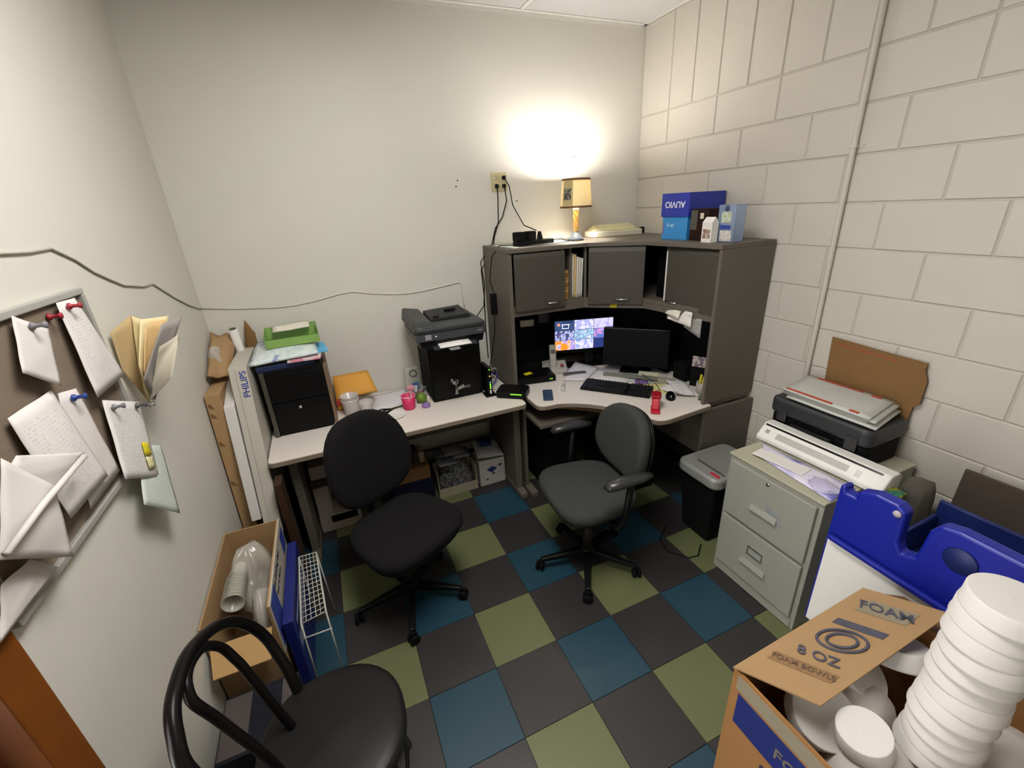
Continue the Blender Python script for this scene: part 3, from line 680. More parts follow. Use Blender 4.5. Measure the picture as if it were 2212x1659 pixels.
# papers
def flat(name, pts, z, m, label, cat='paper', t=.0008, rip=.0, bulge=.0, nu=6, nv=6, curl=0, seed=0, group=None):
    c = [(x, y, z+(dz if True else 0)) for x, y, dz in [(q[0], q[1], q[2] if len(q) > 2 else 0) for q in pts]]
    mb = MB().sheet(c, nu, nv, bulge, t, rip, (0, 0, 1), curl, seed)
    return thing(name, mb, m, label, cat, group)
pr1 = printed('printed_sheet', 'd9d5d8', '55566a', 34, .52, 50, .35)
pr2 = printed('printed_form', 'e2dfdb', '5a5a60', 24, .5, 36, .35)
flat('blue_sheet', [(1.20, 1.16), (1.30, 1.05), (1.20, .98), (1.08, 1.06)], ZD+.001, mat('light_blue_paper', '9cc0cc', .7), 'light blue sheet under the printed page by the phone', rip=.001)
flat('printed_page', [(1.27, 1.13, .03), (1.38, .98, .008), (1.17, .82, 0), (1.03, .92, 0)], ZD+.004, pr1, 'large printed page below the lit monitor, remote lying on it', rip=.001, bulge=.008)
flat('printed_page', [(1.36, .97), (1.52, .76), (1.37, .63), (1.21, .85)], ZD+.004, pr2, 'white invoice sheet lying behind the keyboard', rip=.002, bulge=.008)
flat('printed_page', [(1.39, .99), (1.50, .84), (1.36, .74), (1.23, .90)], ZD+.002, pr2, 'white sheet peeking out under the invoice behind the keyboard', rip=.001)
flat('teal_sheet', [(1.50, .84), (1.64, .68), (1.52, .56), (1.40, .70)], ZD+.003, mat('pale_teal', 'a8bfc2', .7), 'pale teal sheet beside the letter tray', rip=.001)
for k in range(4):
    flat('yellow_sheet', [(1.46+.012*k, .60-.01*k), (1.57+.01*k, .50), (1.50, .38+.01*k), (1.40, .47)], ZD+.0012+.0018*k, mat('pale_yellow', 'd8cf8e', .75), 'pale yellow slip right of the keyboard, ' + ['lowest', 'second lowest', 'second highest', 'topmost'][k] + ' of the pile', group='yellow slips by the keyboard', rip=.0006, seed=k)
flat('purple_note', [(1.46, .66, .0), (1.52, .60, .0), (1.48, .55, 0), (1.42, .61, 0)], ZD+.009, mat('purple_note', '7a5a9a', .7), 'small purple note beside the letter tray')
tr_ = root('letter_tray', (1.56, .72, ZD), 'low grey letter tray in front of the dark monitor', 'tray')
q = MB().at((1.375, .885, ZD+.011), radians(-46)); q.box(0, .42, -.085, -.015, 0, .004).box(0, .42, -.085, -.082, .004, .026).box(.417, .42, -.082, -.015, .004, .026)
part('tray', q, mat('smoke_tray', '77736c', .45), tr_, .001)
thing('white_strip', MB().at((1.545, .715, ZD+.038), radians(-46)).box(0, .13, -.085, -.05, 0, .02), mat('pale_box', 'b9b8a0', .6), 'narrow pale carton on the letter tray', 'box', bevel=.002)
thing('cream_box', MB().at((1.60, .56, ZD+.002), radians(-46)).box(-.02, .09, -.045, -.01, 0, .035), mat('dull_cream', '9b968a', .6), 'small cream box at right end of the letter tray', 'box', bevel=.002)
# plastic bag by the mouse
q = MB(); n = 18; vs = []; fs = []
rnd = random.Random(4)
def blob(cx, cy, z0, rx, ry, h, rz=0, nz=.18, n=20, m=8, seed=1, mb=None, pw=2.2):
    rnd = random.Random(seed); mb = mb or MB(); vs = []; fs = []
    ph_ = [rnd.random()*6 for _ in range(4)]
    for k in range(m+1):
        t = k/m; rr = math.sqrt(max(0, 1-(t)**pw))*.97+.03*(k < m)
        for i in range(n):
            a = 2*pi*i/n; wob = 1+nz*(sin(3*a+ph_[0]+t*4)*.5+sin(5*a+ph_[1]-t*6)*.35+sin(9*a+ph_[2])*.25)
            x = rx*rr*cos(a)*wob; y = ry*rr*sin(a)*wob
            vs.append((cx+x*cos(rz)-y*sin(rz), cy+x*sin(rz)+y*cos(rz), z0+h*t*(1+nz*.6*sin(2*a+ph_[3])*rr)))
    for k in range(m):
        for i in range(n): j = (i+1) % n; fs.append((k*n+i, k*n+j, (k+1)*n+j, (k+1)*n+i))
    fs.append(tuple(range(n))[::-1]); fs.append(tuple(range(m*n, (m+1)*n)))
    return mb.add(vs, fs, smooth=True)
thing('white_bag', blob(1.585, .375, ZD+.001, .12, .055, .035, radians(-62), .2, seed=3), mat('bag_white', 'd4d2d0', .45, bump=.6, bscale=30), 'crumpled white plastic packet right of the mouse', 'bag')
thing('white_bag', MB().sheet([(1.60, .52, ZD+.03), (1.68, .42, ZD+.035), (1.60, .25, ZD+.01), (1.50, .31, ZD+.03)], 8, 8, .02, .001, .006, (0, 0, 1)), mat('bag_white', 'd4d2d0', .45), 'loose flap of white paper over the crumpled packet', 'paper')
# cordless phone
cp = root('cordless_phone', (1.12, 1.19, ZD), 'silver cordless phone standing in its base', 'phone')
q = MB().at((1.095, 1.09, ZD), radians(-20)); q.hexa([(-.06, -.06, 0), (.07, -.06, 0), (.07, .05, 0), (-.06, .05, 0)], [(-.055, -.05, .03), (.065, -.05, .03), (.065, .05, .075), (-.055, .05, .075)])
part('base', q, mat('phone_grey', 'a8a69e', .4), cp, .008)
q = MB().at((1.062, 1.095, ZD+.04), radians(-20), radians(-14)); q.prism(rrect(-.024, .024, -.013, .013, .01), 0, .165)
hs = part('handset', q, mat('phone_silver', 'aaa79f', .35), cp, .005)
part('display', MB().at((1.062, 1.095, ZD+.04), radians(-20), radians(-14)).box(-.016, .016, -.0142, -.013, .1, .13), mat('lcd', '4d534b', .3), hs)
part('speaker_badge', MB().at((1.115, 1.06, ZD+.052), radians(-20), radians(22)).lathe([(.014, 0), (.014, .004)], n=18), mat('badge_red', '8e2a3a', .4), cp)
# dvr box
dv = root('video_recorder', (.88, 1.02, ZD), 'flat black recorder box with green lights beside the phone', 'recorder')
part('case', MB().at((.872, 1.045, ZD), radians(-10)).box(-.14, .14, -.09, .09, .003, .045), black_pl, dv, .004)
grn = mat('green_led', '000000', .4, emit='7cff30', es=3.0)
for x in (.095, .108): part('led', MB().at((.872, 1.045, ZD), radians(-10)).box(x, x+.005, -.0915, -.09, .02, .026), grn, dv)
thing('sticky_note', MB().at((.835, 1.055, ZD+.0455), radians(8)).box(-.03, .03, -.02, .02, 0, .002), yellow, 'yellow sticky pad on top of the black recorder', 'note')
thing('orange_envelope', MB().sheet([(.705, 1.16, ZD+.12), (.745, 1.14, ZD+.11), (.735, 1.10, ZD+.004), (.705, 1.12, ZD+.004)], 5, 5, .01, .003), orange_env, 'crumpled orange envelope against the hutch side', 'envelope')
# notes on hutch
a_, b_2 = Vector((1.215, .925, 0)), Vector((1.51, .675, 0)); dd_ = (b_2-a_).normalized(); nrm = Vector((dd_.y, -dd_.x, 0)); c0 = a_+dd_*.17+nrm*.001
thing('sticky_note', MB().sheet([(c0.x, c0.y, 1.272), (c0.x+dd_.x*.045, c0.y+dd_.y*.045, 1.272), (c0.x+dd_.x*.045, c0.y+dd_.y*.045, 1.236), (c0.x, c0.y, 1.236)], 2, 2, 0, .0008, nrm=nrm), yellow, 'bright yellow sticky note under the middle hutch door', 'note')
thing('taped_note', MB().sheet([(.915, YB-.048, 1.10), (1.03, YB-.048, 1.095), (1.028, YB-.05, 1.045), (.917, YB-.05, 1.05)], 3, 3, 0, .0008), paper_c, 'small white note pinned on the left tack board', 'note')
thing('taped_note', MB().sheet([(1.07, YB-.048, 1.16), (1.17, YB-.048, 1.155), (1.165, YB-.05, 1.05), (1.07, YB-.05, 1.06)], 3, 3, 0, .0008), mat('grey_mauve_paper', '6b6272', .8), 'dull purple sheet pinned on the left tack board', 'note')
thing('taped_paper', MB().sheet([(1.552, .50, 1.272), (1.552, .30, 1.272), (1.535, .29, 1.19), (1.54, .49, 1.20)], 5, 5, .004, .0008, .002), paper, 'white paper taped under the right hutch door', 'paper')
thing('taped_note', MB().sheet([(1.545, .49, 1.268), (1.545, .385, 1.265), (1.525, .38, 1.222), (1.53, .50, 1.235)], 5, 5, .003, .0008, .002, nrm=(-1, 0, 0)), paper_c, 'small cream slip on the paper under the right hutch door', 'note')
thing('taped_paper', MB().sheet([(1.562, .36, 1.23), (1.562, .235, 1.245), (1.565, .24, 1.13), (1.565, .37, 1.17)], 5, 5, .004, .0008, .002), mat('shade_paper', '9c9a96', .8), 'grey sheet hanging behind the taped white paper', 'paper')
thing('manila_sheet', MB().sheet([(XR-.05, .40, 1.24), (XR-.05, .20, 1.24), (XR-.05, .20, 1.0), (XR-.05, .34, 1.08)], 4, 4, .003, .001), mat('ochre_paper', '8a6a30', .8), 'ochre sheet pinned on the right tack board', 'paper')
thing('dark_filler_tray', MB().box(1.74, 1.90, .67, .84, ZD+.001, ZD+.012).box(1.74, 1.748, .67, .84, ZD+.012, ZD+.07).box(1.892, 1.90, .67, .84, ZD+.012, ZD+.07).box(1.748, 1.892, .832, .84, ZD+.012, ZD+.07).box(1.748, 1.892, .67, .678, ZD+.012, ZD+.07), black_matte, 'low black filler tray added to darken the right back of the corner desk', 'tray', bevel=.002)  # invented tray, added to darken the pale desk behind the monitor
thing('dark_filler_box', B(1.72, 1.88, .47, .585, ZD+.001, ZD+.12), black_matte, 'black filler box added to darken the right end of the corner desk', 'filler_box', bevel=.008)  # invented black box, added to darken the back corner of the desk
thing('dark_filler_long_box', B(.76, 1.02, 1.19, 1.325, ZD+.001, ZD+.062), black_matte, 'long black filler box added to darken the desk behind the recorder', 'box', bevel=.006)  # invented box, added to black out the pale desk strip behind the recorder
# small pictures and cup in right corner of desk
pf = root('photo_cube', (1.75, .38, ZD), 'small cluttered photo holder at the right end of the hutch', 'photo holder')
part('stand', MB().at((1.76, .39, ZD), radians(-60)).box(-.05, .05, -.03, .03, 0, .14), black_matte, pf, .003)
part('photo', MB().at((1.755, .385, ZD+.14), radians(-60)).box(-.045, .045, -.032, -.029, 0, .07), blotch('photo_print', ['8a7f7c', 'b9a9a2', '6a6070'], 30, .5), pf)
cu = root('desk_cup', (1.665, .27, ZD), 'short patterned cup holding yellow and pink items', 'cup')
part('body', MB().lathe([(.034, ZD), (.036, ZD+.085), (.033, ZD+.085), (.031, ZD+.01)], (1.665, .27), 24), mat('cup_grey', '9d978c', .6), cu)
for k, (dx_, dy_, c_, h_) in enumerate(((-.018, .01, 'd8c82a', .06), (.012, .012, 'b04a80', .065), (0, -.015, '4a8ab0', .05), (.018, -.012, 'c06a8a', .055), (-.012, -.01, 'e0d050', .045))):
    thing('marker', MB().at((1.665+dx_, .27+dy_, ZD+.015), .4*k, .1).lathe([(.007, 0), (.007, .06+h_), (.005, .065+h_)], n=10), mat('marker_%d' % k, c_, .5), '%s marker standing in the cup at the desk corner' % ['yellow', 'plum', 'blue', 'pink', 'pale yellow'][k], 'marker')
thing('green_bead', MB().lathe([(.012, ZD+.001), (.012, ZD+.02), (.008, ZD+.025)], (1.60, .215), 14), mat('dull_green', '4c5a44', .5), 'small dull green cap at the desk corner', 'cap')

# ================================================================ LEFT DESK ITEMS
# router (desktop switch) with green lights, bridging the two desks
rt = root('network_switch', (.63, .87, ZD), 'flat black network router with a row of green lights', 'router')
q = MB().at((.635, .865, ZD+.001), radians(-38))
q.prism(rrect(-.10, .10, -.07, .07, .02), 0, .045); part('case', q, black_pl, rt, .006)
for k in range(7):
    part('led', MB().at((.635, .865, ZD+.001), radians(-38)).box(.0+k*.011, .007+k*.011, -.0708, -.07, .029, .035), grn, rt)
md = root('modem', (.495, .935, ZD), 'slim upright black modem with lit indicators', 'modem')
part('foot', B(.462, .535, .905, .985, ZD, ZD+.012), black_pl, md, .003)
part('case', B(.482, .512, .915, 1.06, ZD+.012, ZD+.2), black_pl, md, .006)
for z, c in ((.185, grn), (.14, mat('amber_led', '000000', .4, emit='ffd070', es=3)), (.098, mat('blue_led', '000000', .4, emit='60a0ff', es=3)), (.085, grn), (.075, grn), (.065, grn), (.055, grn)):
    part('led', B(.494, .501, .9135, .915, ZD+z, ZD+z+.005), c, md)
part('label_plate', B(.492, .503, .9135, .915, ZD+.02, ZD+.045), white_pl, md)
for k in range(5):
    r = random.Random(k); pts = [(.56+.03*cos(t)+.008*k, 1.03+.02*k+.02*sin(t), ZD+.05+.045*sin(t+k)+.012*k) for t in [i*2*pi/18 for i in range(22)]]
    pts += [(.62, 1.10+.02*k, ZD+.02)]
    thing('coiled_cable', MB().tube(pts, .0028, 6), [white_pl, blue_pl, black_matte, cream_pl, mat('teal_cord', '2a5a6a', .5)][k], '%s cable looped behind the modem' % ['white', 'blue', 'black', 'cream', 'teal'][k], 'cable')
# safe
sf = root('safe', (.30, 1.12, ZD), 'black box safe with handle and hanging keys under the printer', 'safe')
part('body', B(.135, .475, 1.005, 1.345, ZD+.001, 1.145), black_matte, sf, .004)
sd = part('door', B(.145, .465, .995, 1.005, ZD+.012, 1.13), black_pl, sf, .003)
part('handle', MB().at((.275, .994, ZD+.13), 0, pi/2).lathe([(.022, 0), (.022, .01), (.012, .014), (.012, .03), (.016, .034)], n=18), chrome, sd)
part('badge', B(.325, .385, .9935, .995, ZD+.065, ZD+.082), mat('badge_grey', '55555a', .4), sd)
for k in range(2):
    thing('key', MB().at((.275+.012*k, .962, ZD+.045), 0, 0, radians(8-14*k)).box(-.004, .004, -.001, .001, 0, .08).at((.275+.012*k, .962, ZD+.045), 0, 0, radians(8-14*k)).box(-.011, .011, -.001, .001, .075, .10), silver_pl, ['left silver key hanging from the lock of the black safe', 'right silver key hanging from the lock of the black safe'][k], 'key', 'keys on the safe lock')
thing('key_tag', MB().at((.30, .96, ZD+.085), 0, 0, radians(70)).prism(rrect(-.01, .01, -.002, .002, .001), -.01, .035), silver_pl, 'grey oval tag beside the keys on the safe', 'tag')
# printer
pn = root('printer', (.26, 1.05, 1.146), 'black all-in-one inkjet printer on top of the safe', 'printer')
pc = mat('printer_black', '17181a', .35); pg = mat('printer_grey', '33343a', .4); pl = mat('printer_lid', '2a2d2e', .45)
q = MB().hexa([(.075, .86, 1.148), (.455, .86, 1.148), (.455, 1.24, 1.148), (.075, 1.24, 1.148)], [(.055, .84, 1.225), (.465, .84, 1.225), (.465, 1.27, 1.225), (.055, 1.27, 1.225)])
part('body', q, pc, pn, .008)
part('control_panel', MB().hexa([(.05, .835, 1.20), (.468, .835, 1.20), (.468, .85, 1.20), (.05, .85, 1.20)], [(.05, .842, 1.245), (.468, .842, 1.245), (.468, .86, 1.245), (.05, .86, 1.245)]), pg, pn, .002)
part('screen', MB().hexa([(.10, .8345, 1.209), (.135, .8345, 1.209), (.135, .836, 1.209), (.10, .836, 1.209)], [(.10, .8382, 1.238), (.135, .8382, 1.238), (.135, .84, 1.238), (.10, .84, 1.238)]), mat('lcd_grey', '85838f', .3), pn)
part('button', B(.160, .164, .833, .8375, 1.222, 1.226), mat('white_led', '000000', .4, emit='e0f0ff', es=3), pn)
part('badge', B(.415, .445, .8338, .8375, 1.219, 1.225), silver_pl, pn)
ld = part('scanner_lid', MB().prism(rrect(.045, .47, .835, 1.27, .02), 1.247, 1.272), pl, pn, .006)
part('feeder', MB().hexa([(.045, .86, 1.272), (.17, .86, 1.272), (.17, 1.26, 1.272), (.045, 1.26, 1.272)], [(.055, .90, 1.305), (.16, .90, 1.295), (.16, 1.25, 1.31), (.055, 1.25, 1.33)]), pl, ld, .008)
part('feeder_tray', MB().hexa([(.18, 1.0, 1.275), (.44, 1.0, 1.275), (.44, 1.22, 1.275), (.18, 1.22, 1.275)], [(.18, 1.02, 1.283), (.42, 1.02, 1.29), (.42, 1.22, 1.31), (.18, 1.22, 1.30)]), pc, ld, .004)
part('tray_slot', MB().box(.20, .24, 1.03, 1.05, 1.29, 1.294).box(.30, .37, 1.12, 1.15, 1.30, 1.308), black_matte, ld)
part('logo', MB().at((.085, .865, 1.2725)).lathe([(.012, 0), (.012, .0012)], n=20), chrome, ld)
text(pn, 'hp', (.085, .8645, 1.2742), (1, 0, 0), (0, 1, 0), .012, ink_m)
part('output_tray', MB().hexa([(.14, .80, 1.152), (.40, .80, 1.152), (.40, .86, 1.152), (.14, .86, 1.152)], [(.14, .80, 1.158), (.40, .80, 1.158), (.40, .87, 1.165), (.14, .87, 1.165)]), pg, pn, .001)
part('tray_extension', MB().box(.22, .28, .755, .80, 1.15, 1.155), silver_pl, pn, .001)
part('output_paper', MB().sheet([(.17, .90, 1.178), (.36, .90, 1.178), (.36, .79, 1.162), (.17, .79, 1.162)], 4, 3, .003, .003, nrm=(0, 0, 1)), paper, pn)
# black cabinet with lock
bcb = root('black_lock_cabinet', (-.63, 1.1, ZD), 'black metal cabinet with a round lock on left end of the desk', 'cabinet')
part('body', MB().box(-.79, -.475, 1.005, 1.345, ZD+.001, 1.13), mat('cab_black', '0c0b0b', .6), bcb, .003)
part('door', B(-.765, -.478, .988, 1.004, .945, 1.105), black_pl, bcb, .002)
dr2 = part('drawer', B(-.765, -.478, .988, 1.004, ZD+.012, .938), black_pl, bcb, .002)
part('lock', MB().at((-.63, .988, .90), 0, pi/2).lathe([(.009, 0), (.009, .004)], n=16), chrome, dr2)
part('side_sheen_strip', B(-.79, -.768, .985, 1.004, ZD+.001, 1.13), mat('sheen_grey', '5a574e', .35, .5), bcb)  # grey strip painted as the sheen on the cabinet's left metal side
thing('wood_panel', MB().box(-.47, -.452, 1.02, 1.33, ZD+.001, 1.10), mat('brown_board', '7e6650', .6, var=.15), 'brown board standing against the black cabinet side', 'board', bevel=.002)
# stuff on cabinet
thing('dark_binder', MB().at((-.64, 1.13, 1.131), radians(3)).box(-.165, .13, -.12, .15, 0, .03), mat('navy_cover', '1d2b52', .45), 'dark navy binder lying on the black cabinet, lowest of the pile', 'binder', bevel=.003)
thing('pink_folder', MB().at((-.60, 1.12, 1.162), radians(-4)).box(-.03, .14, -.13, .12, 0, .014), blotch('pink_print', ['c0305a', 'd890a0', 'e0c8c8'], 7, .5), 'pink folder sticking out right from the pile', 'folder', bevel=.002)
thing('blue_folder', MB().at((-.58, 1.13, 1.177), radians(6)).box(-.03, .15, -.09, .12, 0, .008), mat('sky_folder', '5ab0dc', .5), 'sky blue sheet above the pink folder in the pile', 'folder', bevel=.001)
thing('plastic_mailer', MB().sheet([(-.80, 1.30, 1.215), (-.50, 1.29, 1.215), (-.475, 1.0, 1.188), (-.82, .99, 1.175)], 14, 12, .022, .012, .006, (0, 0, 1), seed=2), blotch('mailer_print', ['8f9cc0', 'cdd8dc', 'd6dedd', 'c4d2d4'], 16, .3, True), 'crinkled white and blue plastic mailer on the pile', 'mailer')
gt = root('green_tray', (-.6, 1.2, 1.23), 'translucent green tray with white paper topping the pile', 'tray')
gm = clearplastic('green_clear', '8fb860', .75, .3)
q = MB().at((-.60, 1.21, 1.228), radians(3)); q.box(-.14, .14, -.10, .10, 0, .006).box(-.14, -.136, -.10, .10, .006, .08).box(.136, .14, -.10, .10, .006, .08).box(-.136, .136, .096, .10, .006, .08).box(-.136, .136, -.10, -.096, .006, .045)
part('tray', q, gm, gt, .001)
thing('folded_paper', MB().sheet([(-.70, 1.29, 1.31), (-.50, 1.31, 1.315), (-.50, 1.25, 1.29), (-.70, 1.24, 1.285)], 6, 4, .004, .004, .002, (0, 0, 1)), paper_c, 'folded cream paper on the green tray', 'paper')
# envelope, containers, paper, scissors, cups
thing('orange_envelope', MB().sheet([(-.44, 1.33, .92), (-.22, 1.31, .93), (-.19, 1.17, .83), (-.44, 1.20, .81)], 6, 6, .012, .012, .001, (0, -.4, 1)), orange_env, 'large orange padded envelope leaning on the back wall', 'envelope')
rb = root('red_yellow_box', (-.38, 1.2, ZD), 'small red and yellow carton beside the clear jars', 'box')
part('carton', B(-.445, -.33, 1.19, 1.30, ZD+.001, ZD+.075), mat('carton_red', 'b03a20', .5), rb, .002)
part('label_print', B(-.44, -.39, 1.1885, 1.1895, ZD+.01, ZD+.03), mat('label_yellow', 'd0b030', .5), rb)
for k, (x, y, r, h) in enumerate(((-.365, 1.10, .055, .11), (-.275, 1.10, .045, .07))):
    q = root('clear_jar', (x, y, ZD), ['clear plastic cup stack with fluted sides behind the chair', 'low clear plastic tub beside the cup stack'][k], 'cup')
    part('body', MB().lathe([(r*.72, ZD+.001)]+[(r*(.72+.28*t/6)+(.002 if t % 2 else 0), ZD+h*t/6) for t in range(1, 7)]+[(r*.93, ZD+h), (r*.68, ZD+.006)], (x, y), 28), cloudy, q)
    if k == 0: part('inner_cup', MB().lathe([(r*.70, ZD+.03), (r*.98, ZD+h+.018), (r*1.02, ZD+h+.02), (r*.94, ZD+h+.018), (r*.66, ZD+.035)], (x, y), 28), cloudy, q)
flat('printed_page', [(-.25, 1.33), (.03, 1.36), (.0, 1.13), (-.24, 1.04)], ZD+.001, pr1, 'printed page on the left desk behind the scissors', bulge=.004)
scs = root('scissors', (-.2, 1.03, ZD), 'open black scissors lying on the left desk', 'scissors')
part('blade', MB().at((-.13, 1.04, ZD+.003), radians(18)).hexa([(0, -.006, 0), (.13, -.001, 0), (.13, .001, 0), (0, .006, 0)], [(0, -.006, .003), (.13, -.001, .003), (.13, .001, .003), (0, .006, .003)]), dark_metal, scs)
part('blade', MB().at((-.13, 1.04, ZD+.006), radians(10)).hexa([(0, -.006, 0), (.13, -.001, 0), (.13, .001, 0), (0, .006, 0)], [(0, -.006, .003), (.13, -.001, .003), (.13, .001, .003), (0, .006, .003)]), dark_metal, scs)
for (cx, cy) in ((-.195, 1.045), (-.185, .995)):
    part('handle_loop', MB().tube([(cx+.026*cos(t)*cos(.4)-.016*sin(t)*sin(.4), cy+.026*cos(t)*sin(.4)+.016*sin(t)*cos(.4), ZD+.006) for t in [i*2*pi/16 for i in range(16)]], .0045, 8, True).tube([(cx+.022, cy+.008, ZD+.006), (-.13, 1.035, ZD+.006)], .006, 8), black_pl, scs)
thing('white_round_dish', MB().lathe([(.05, ZD+.001), (.054, ZD+.004), (.054, ZD+.011), (.05, ZD+.014), (.047, ZD+.012)], (-.12, .935), 36), white_pl, 'round white plastic lid on the front edge of the left desk', 'lid')
pk = root('pink_cup', (-.025, 1.0, ZD), 'bright pink cup with a white rim on the left desk', 'cup')
part('body', MB().lathe([(.034, ZD+.001), (.037, ZD+.01), (.045, ZD+.09), (.042, ZD+.09), (.034, ZD+.012), (.001, ZD+.012)], (-.025, 1.0), 30), pink_pl, pk)
part('rim', MB().lathe([(.0455, ZD+.086), (.0475, ZD+.09), (.0455, ZD+.094), (.0425, ZD+.09), (.0455, ZD+.086)], (-.025, 1.0), 30, cap=False), mat('rim_pink', 'e6a8b8', .4), pk)
for k in range(3): thing('plastic_spoon', MB().at((-.02+.01*k, 1.0+.008*k, ZD+.015), 0, radians(-18+8*k), radians(18-12*k)).tube([(0, 0, 0), (0, 0, .10)], .003, 6).tube([(0, 0, .1), (0, 0, .112), (0, 0, .124), (0, 0, .134)], [.004, .011, .011, .004], 10), clearplastic('pink_clear', 'e6a0b4', .7), 'pale pink plastic spoon in the pink cup, ' + ['most upright', 'slightly tilted', 'most tilted'][k], 'spoon', 'spoons in the pink cup')
cbg = root('clear_pack', (.04, 1.15, ZD), 'clear plastic pack of small packets standing by the safe', 'bag')
part('pack', MB().hexa([(-.02, 1.10, ZD+.001), (.09, 1.12, ZD+.001), (.09, 1.2, ZD+.001), (-.02, 1.2, ZD+.001)], [(-.005, 1.13, ZD+.215), (.095, 1.15, ZD+.22), (.095, 1.2, ZD+.22), (-.005, 1.2, ZD+.215)]), clearplastic('bag_clear', 'b9bab2', .5, .15), cbg, .012, seg=3)
part('ring_print', MB().tube([(.048+.022*cos(t), 1.133+.003*sin(t), ZD+.18+.022*sin(t)) for t in [k*pi/10 for k in range(20)]], .0045, 6, True), mat('ring_ink', '4d4a44', .6), cbg)
for k in range(6):
    r = random.Random(k+3); thing('snack_packet', MB().at((.0+.016*k, 1.085+.012*(k % 2), ZD+.035+.016*(k % 4)), r.random()*3, .4, .3).box(-.026, .026, -.004, .004, 0, .045), mat('packet_%d' % k, ['4a6a9a', 'c9a090', 'c8ccd4', '3a5a8a', 'c0787a', '9aa8c0'][k], .4), '%s foil packet heaped against the clear pack' % ['steel blue', 'salmon', 'silver', 'navy', 'rose', 'pale blue'][k], 'packet', bevel=.003)
thing('green_ball', MB().at((.065, 1.05, ZD+.035)).lathe([(.001, -.034), (.02, -.028), (.032, -.01), (.033, .005), (.024, .024), (.01, .033), (.001, .034)], n=18), mat('lime_green', '6c8a2a', .5), 'lime green round trinket beside the pink cup', 'trinket')
thing('purple_trinket', MB().lathe([(.028, ZD+.001), (.028, ZD+.012), (.012, ZD+.026), (.001, ZD+.028)], (.075, .975), 20), mat('purple', '8a6aa8', .5), 'small purple cap in front of the black safe', 'cap')
thing('white_figure', MB().lathe([(.01, ZD+.001), (.012, ZD+.02), (.006, ZD+.035), (.009, ZD+.045), (.001, ZD+.052)], (.105, 1.02), 14), cream_pl, 'tiny cream figure between the green trinket and safe', 'figure')

# ================================================================ LEFT CORNER: boxes
pb = root('monitor_carton', (-.86, 1.1, .36), 'tall pale grey carton with blue PHILIPS lettering left of the desk', 'carton')
q = MB().hexa([(-.905, .63, .36), (-.825, .63, .36), (-.825, 1.20, .36), (-.905, 1.20, .36)], [(-.905, .92, 1.205), (-.822, .92, 1.205), (-.822, 1.37, 1.205), (-.905, 1.37, 1.205)])
part('carton', q, mat('grey_white_card', 'b9b4a8', .6, var=.03), pb, .003)
sl = Vector((0, .29, .845)).normalized()
def onpb(z, x, n=.0012):
    t = (z-.36)/.845; return (x, .63+.29*t-n, z)
text(pb, 'PHILIPS', onpb(1.12, -.843), tuple(sl), (-1, 0, 0), .043, blue_ink, squash=1.0)
part('fold_line', MB().slab([onpb(.37, -.876), onpb(.37, -.874), onpb(1.2, -.874), onpb(1.2, -.876)], (0, -1, 0), .0006), mat('fold', '9a958a', .7), pb)
thing('stool_block', B(-.95, -.83, .70, 1.3, .0, .355), black_matte, 'dark crate under the tall carton left of the desk', 'crate', bevel=.004)
thing('foam_sheet', MB().hexa([(-.955, .66, .45), (-.910, .66, .45), (-.910, 1.1, .45), (-.955, 1.1, .45)], [(-.958, .84, 1.03), (-.910, .84, 1.03), (-.910, 1.2, 1.13), (-.958, 1.2, 1.13)]), foam, 'white foam sheet between the cartons in the left corner', 'foam', bevel=.004)
bcx = root('brown_carton', (-.98, 1.0, 0), 'tall brown taped carton in the left corner', 'carton')
q = MB().hexa([(-1.025, .70, .0), (-.96, .70, .0), (-.96, 1.3, .0), (-1.025, 1.3, .0)], [(-1.028, .86, 1.10), (-.96, .86, 1.10), (-.96, 1.37, 1.10), (-1.028, 1.37, 1.10)])
part('carton', q, card, bcx, .004)
tp = mat('packing_tape', '6e4f2e', .35)
for z in (.62, .84, .99, 1.04):
    t = z/1.1; part('tape', MB().slab([(-1.02, .70+.16*t-.001, z), (-.963, .70+.16*t-.001, z-.03), (-.963, .70+.16*t+.003, z-.01), (-1.02, .70+.16*t+.003, z+.02)], (0, -1, 0), .001), tp, bcx)
thing('brown_bag', MB().use(card).sheet([(-1.02, 1.34, 1.30), (-.90, 1.34, 1.27), (-.93, 1.05, 1.12), (-1.02, 1.0, 1.15)], 8, 8, .03, .012, .012, (0, -.3, 1)), card, 'crumpled brown paper on top of the brown carton', 'paper')
thing('brown_bag', MB().sheet([(-.84, 1.36, 1.36), (-.80, 1.33, 1.28), (-.80, 1.30, 1.15), (-.87, 1.33, 1.2)], 5, 6, .01, .01, .006, (0, -1, 0)), card_d, 'dark brown torn cardboard strip behind the tall carton', 'cardboard')
rl = root('poster_roll', (-.89, 1.28, 1.0), 'white poster roll with a green cap in the left corner', 'roll')
part('tube', MB().tube([(-.88, 1.28, 1.0), (-.895, 1.27, 1.33)], .022, 18), paper, rl)
part('cap', MB().tube([(-.895, 1.27, 1.331), (-.8955, 1.2695, 1.338)], .016, 18), mat('cap_green', '3a4a2a', .5), rl)
thing('plastic_wrap', blob(-.99, 1.15, 1.16, .04, .05, .12, 0, .35, 16, 7, 9), clear, 'clear plastic wrap crumpled above the brown carton', 'wrap')

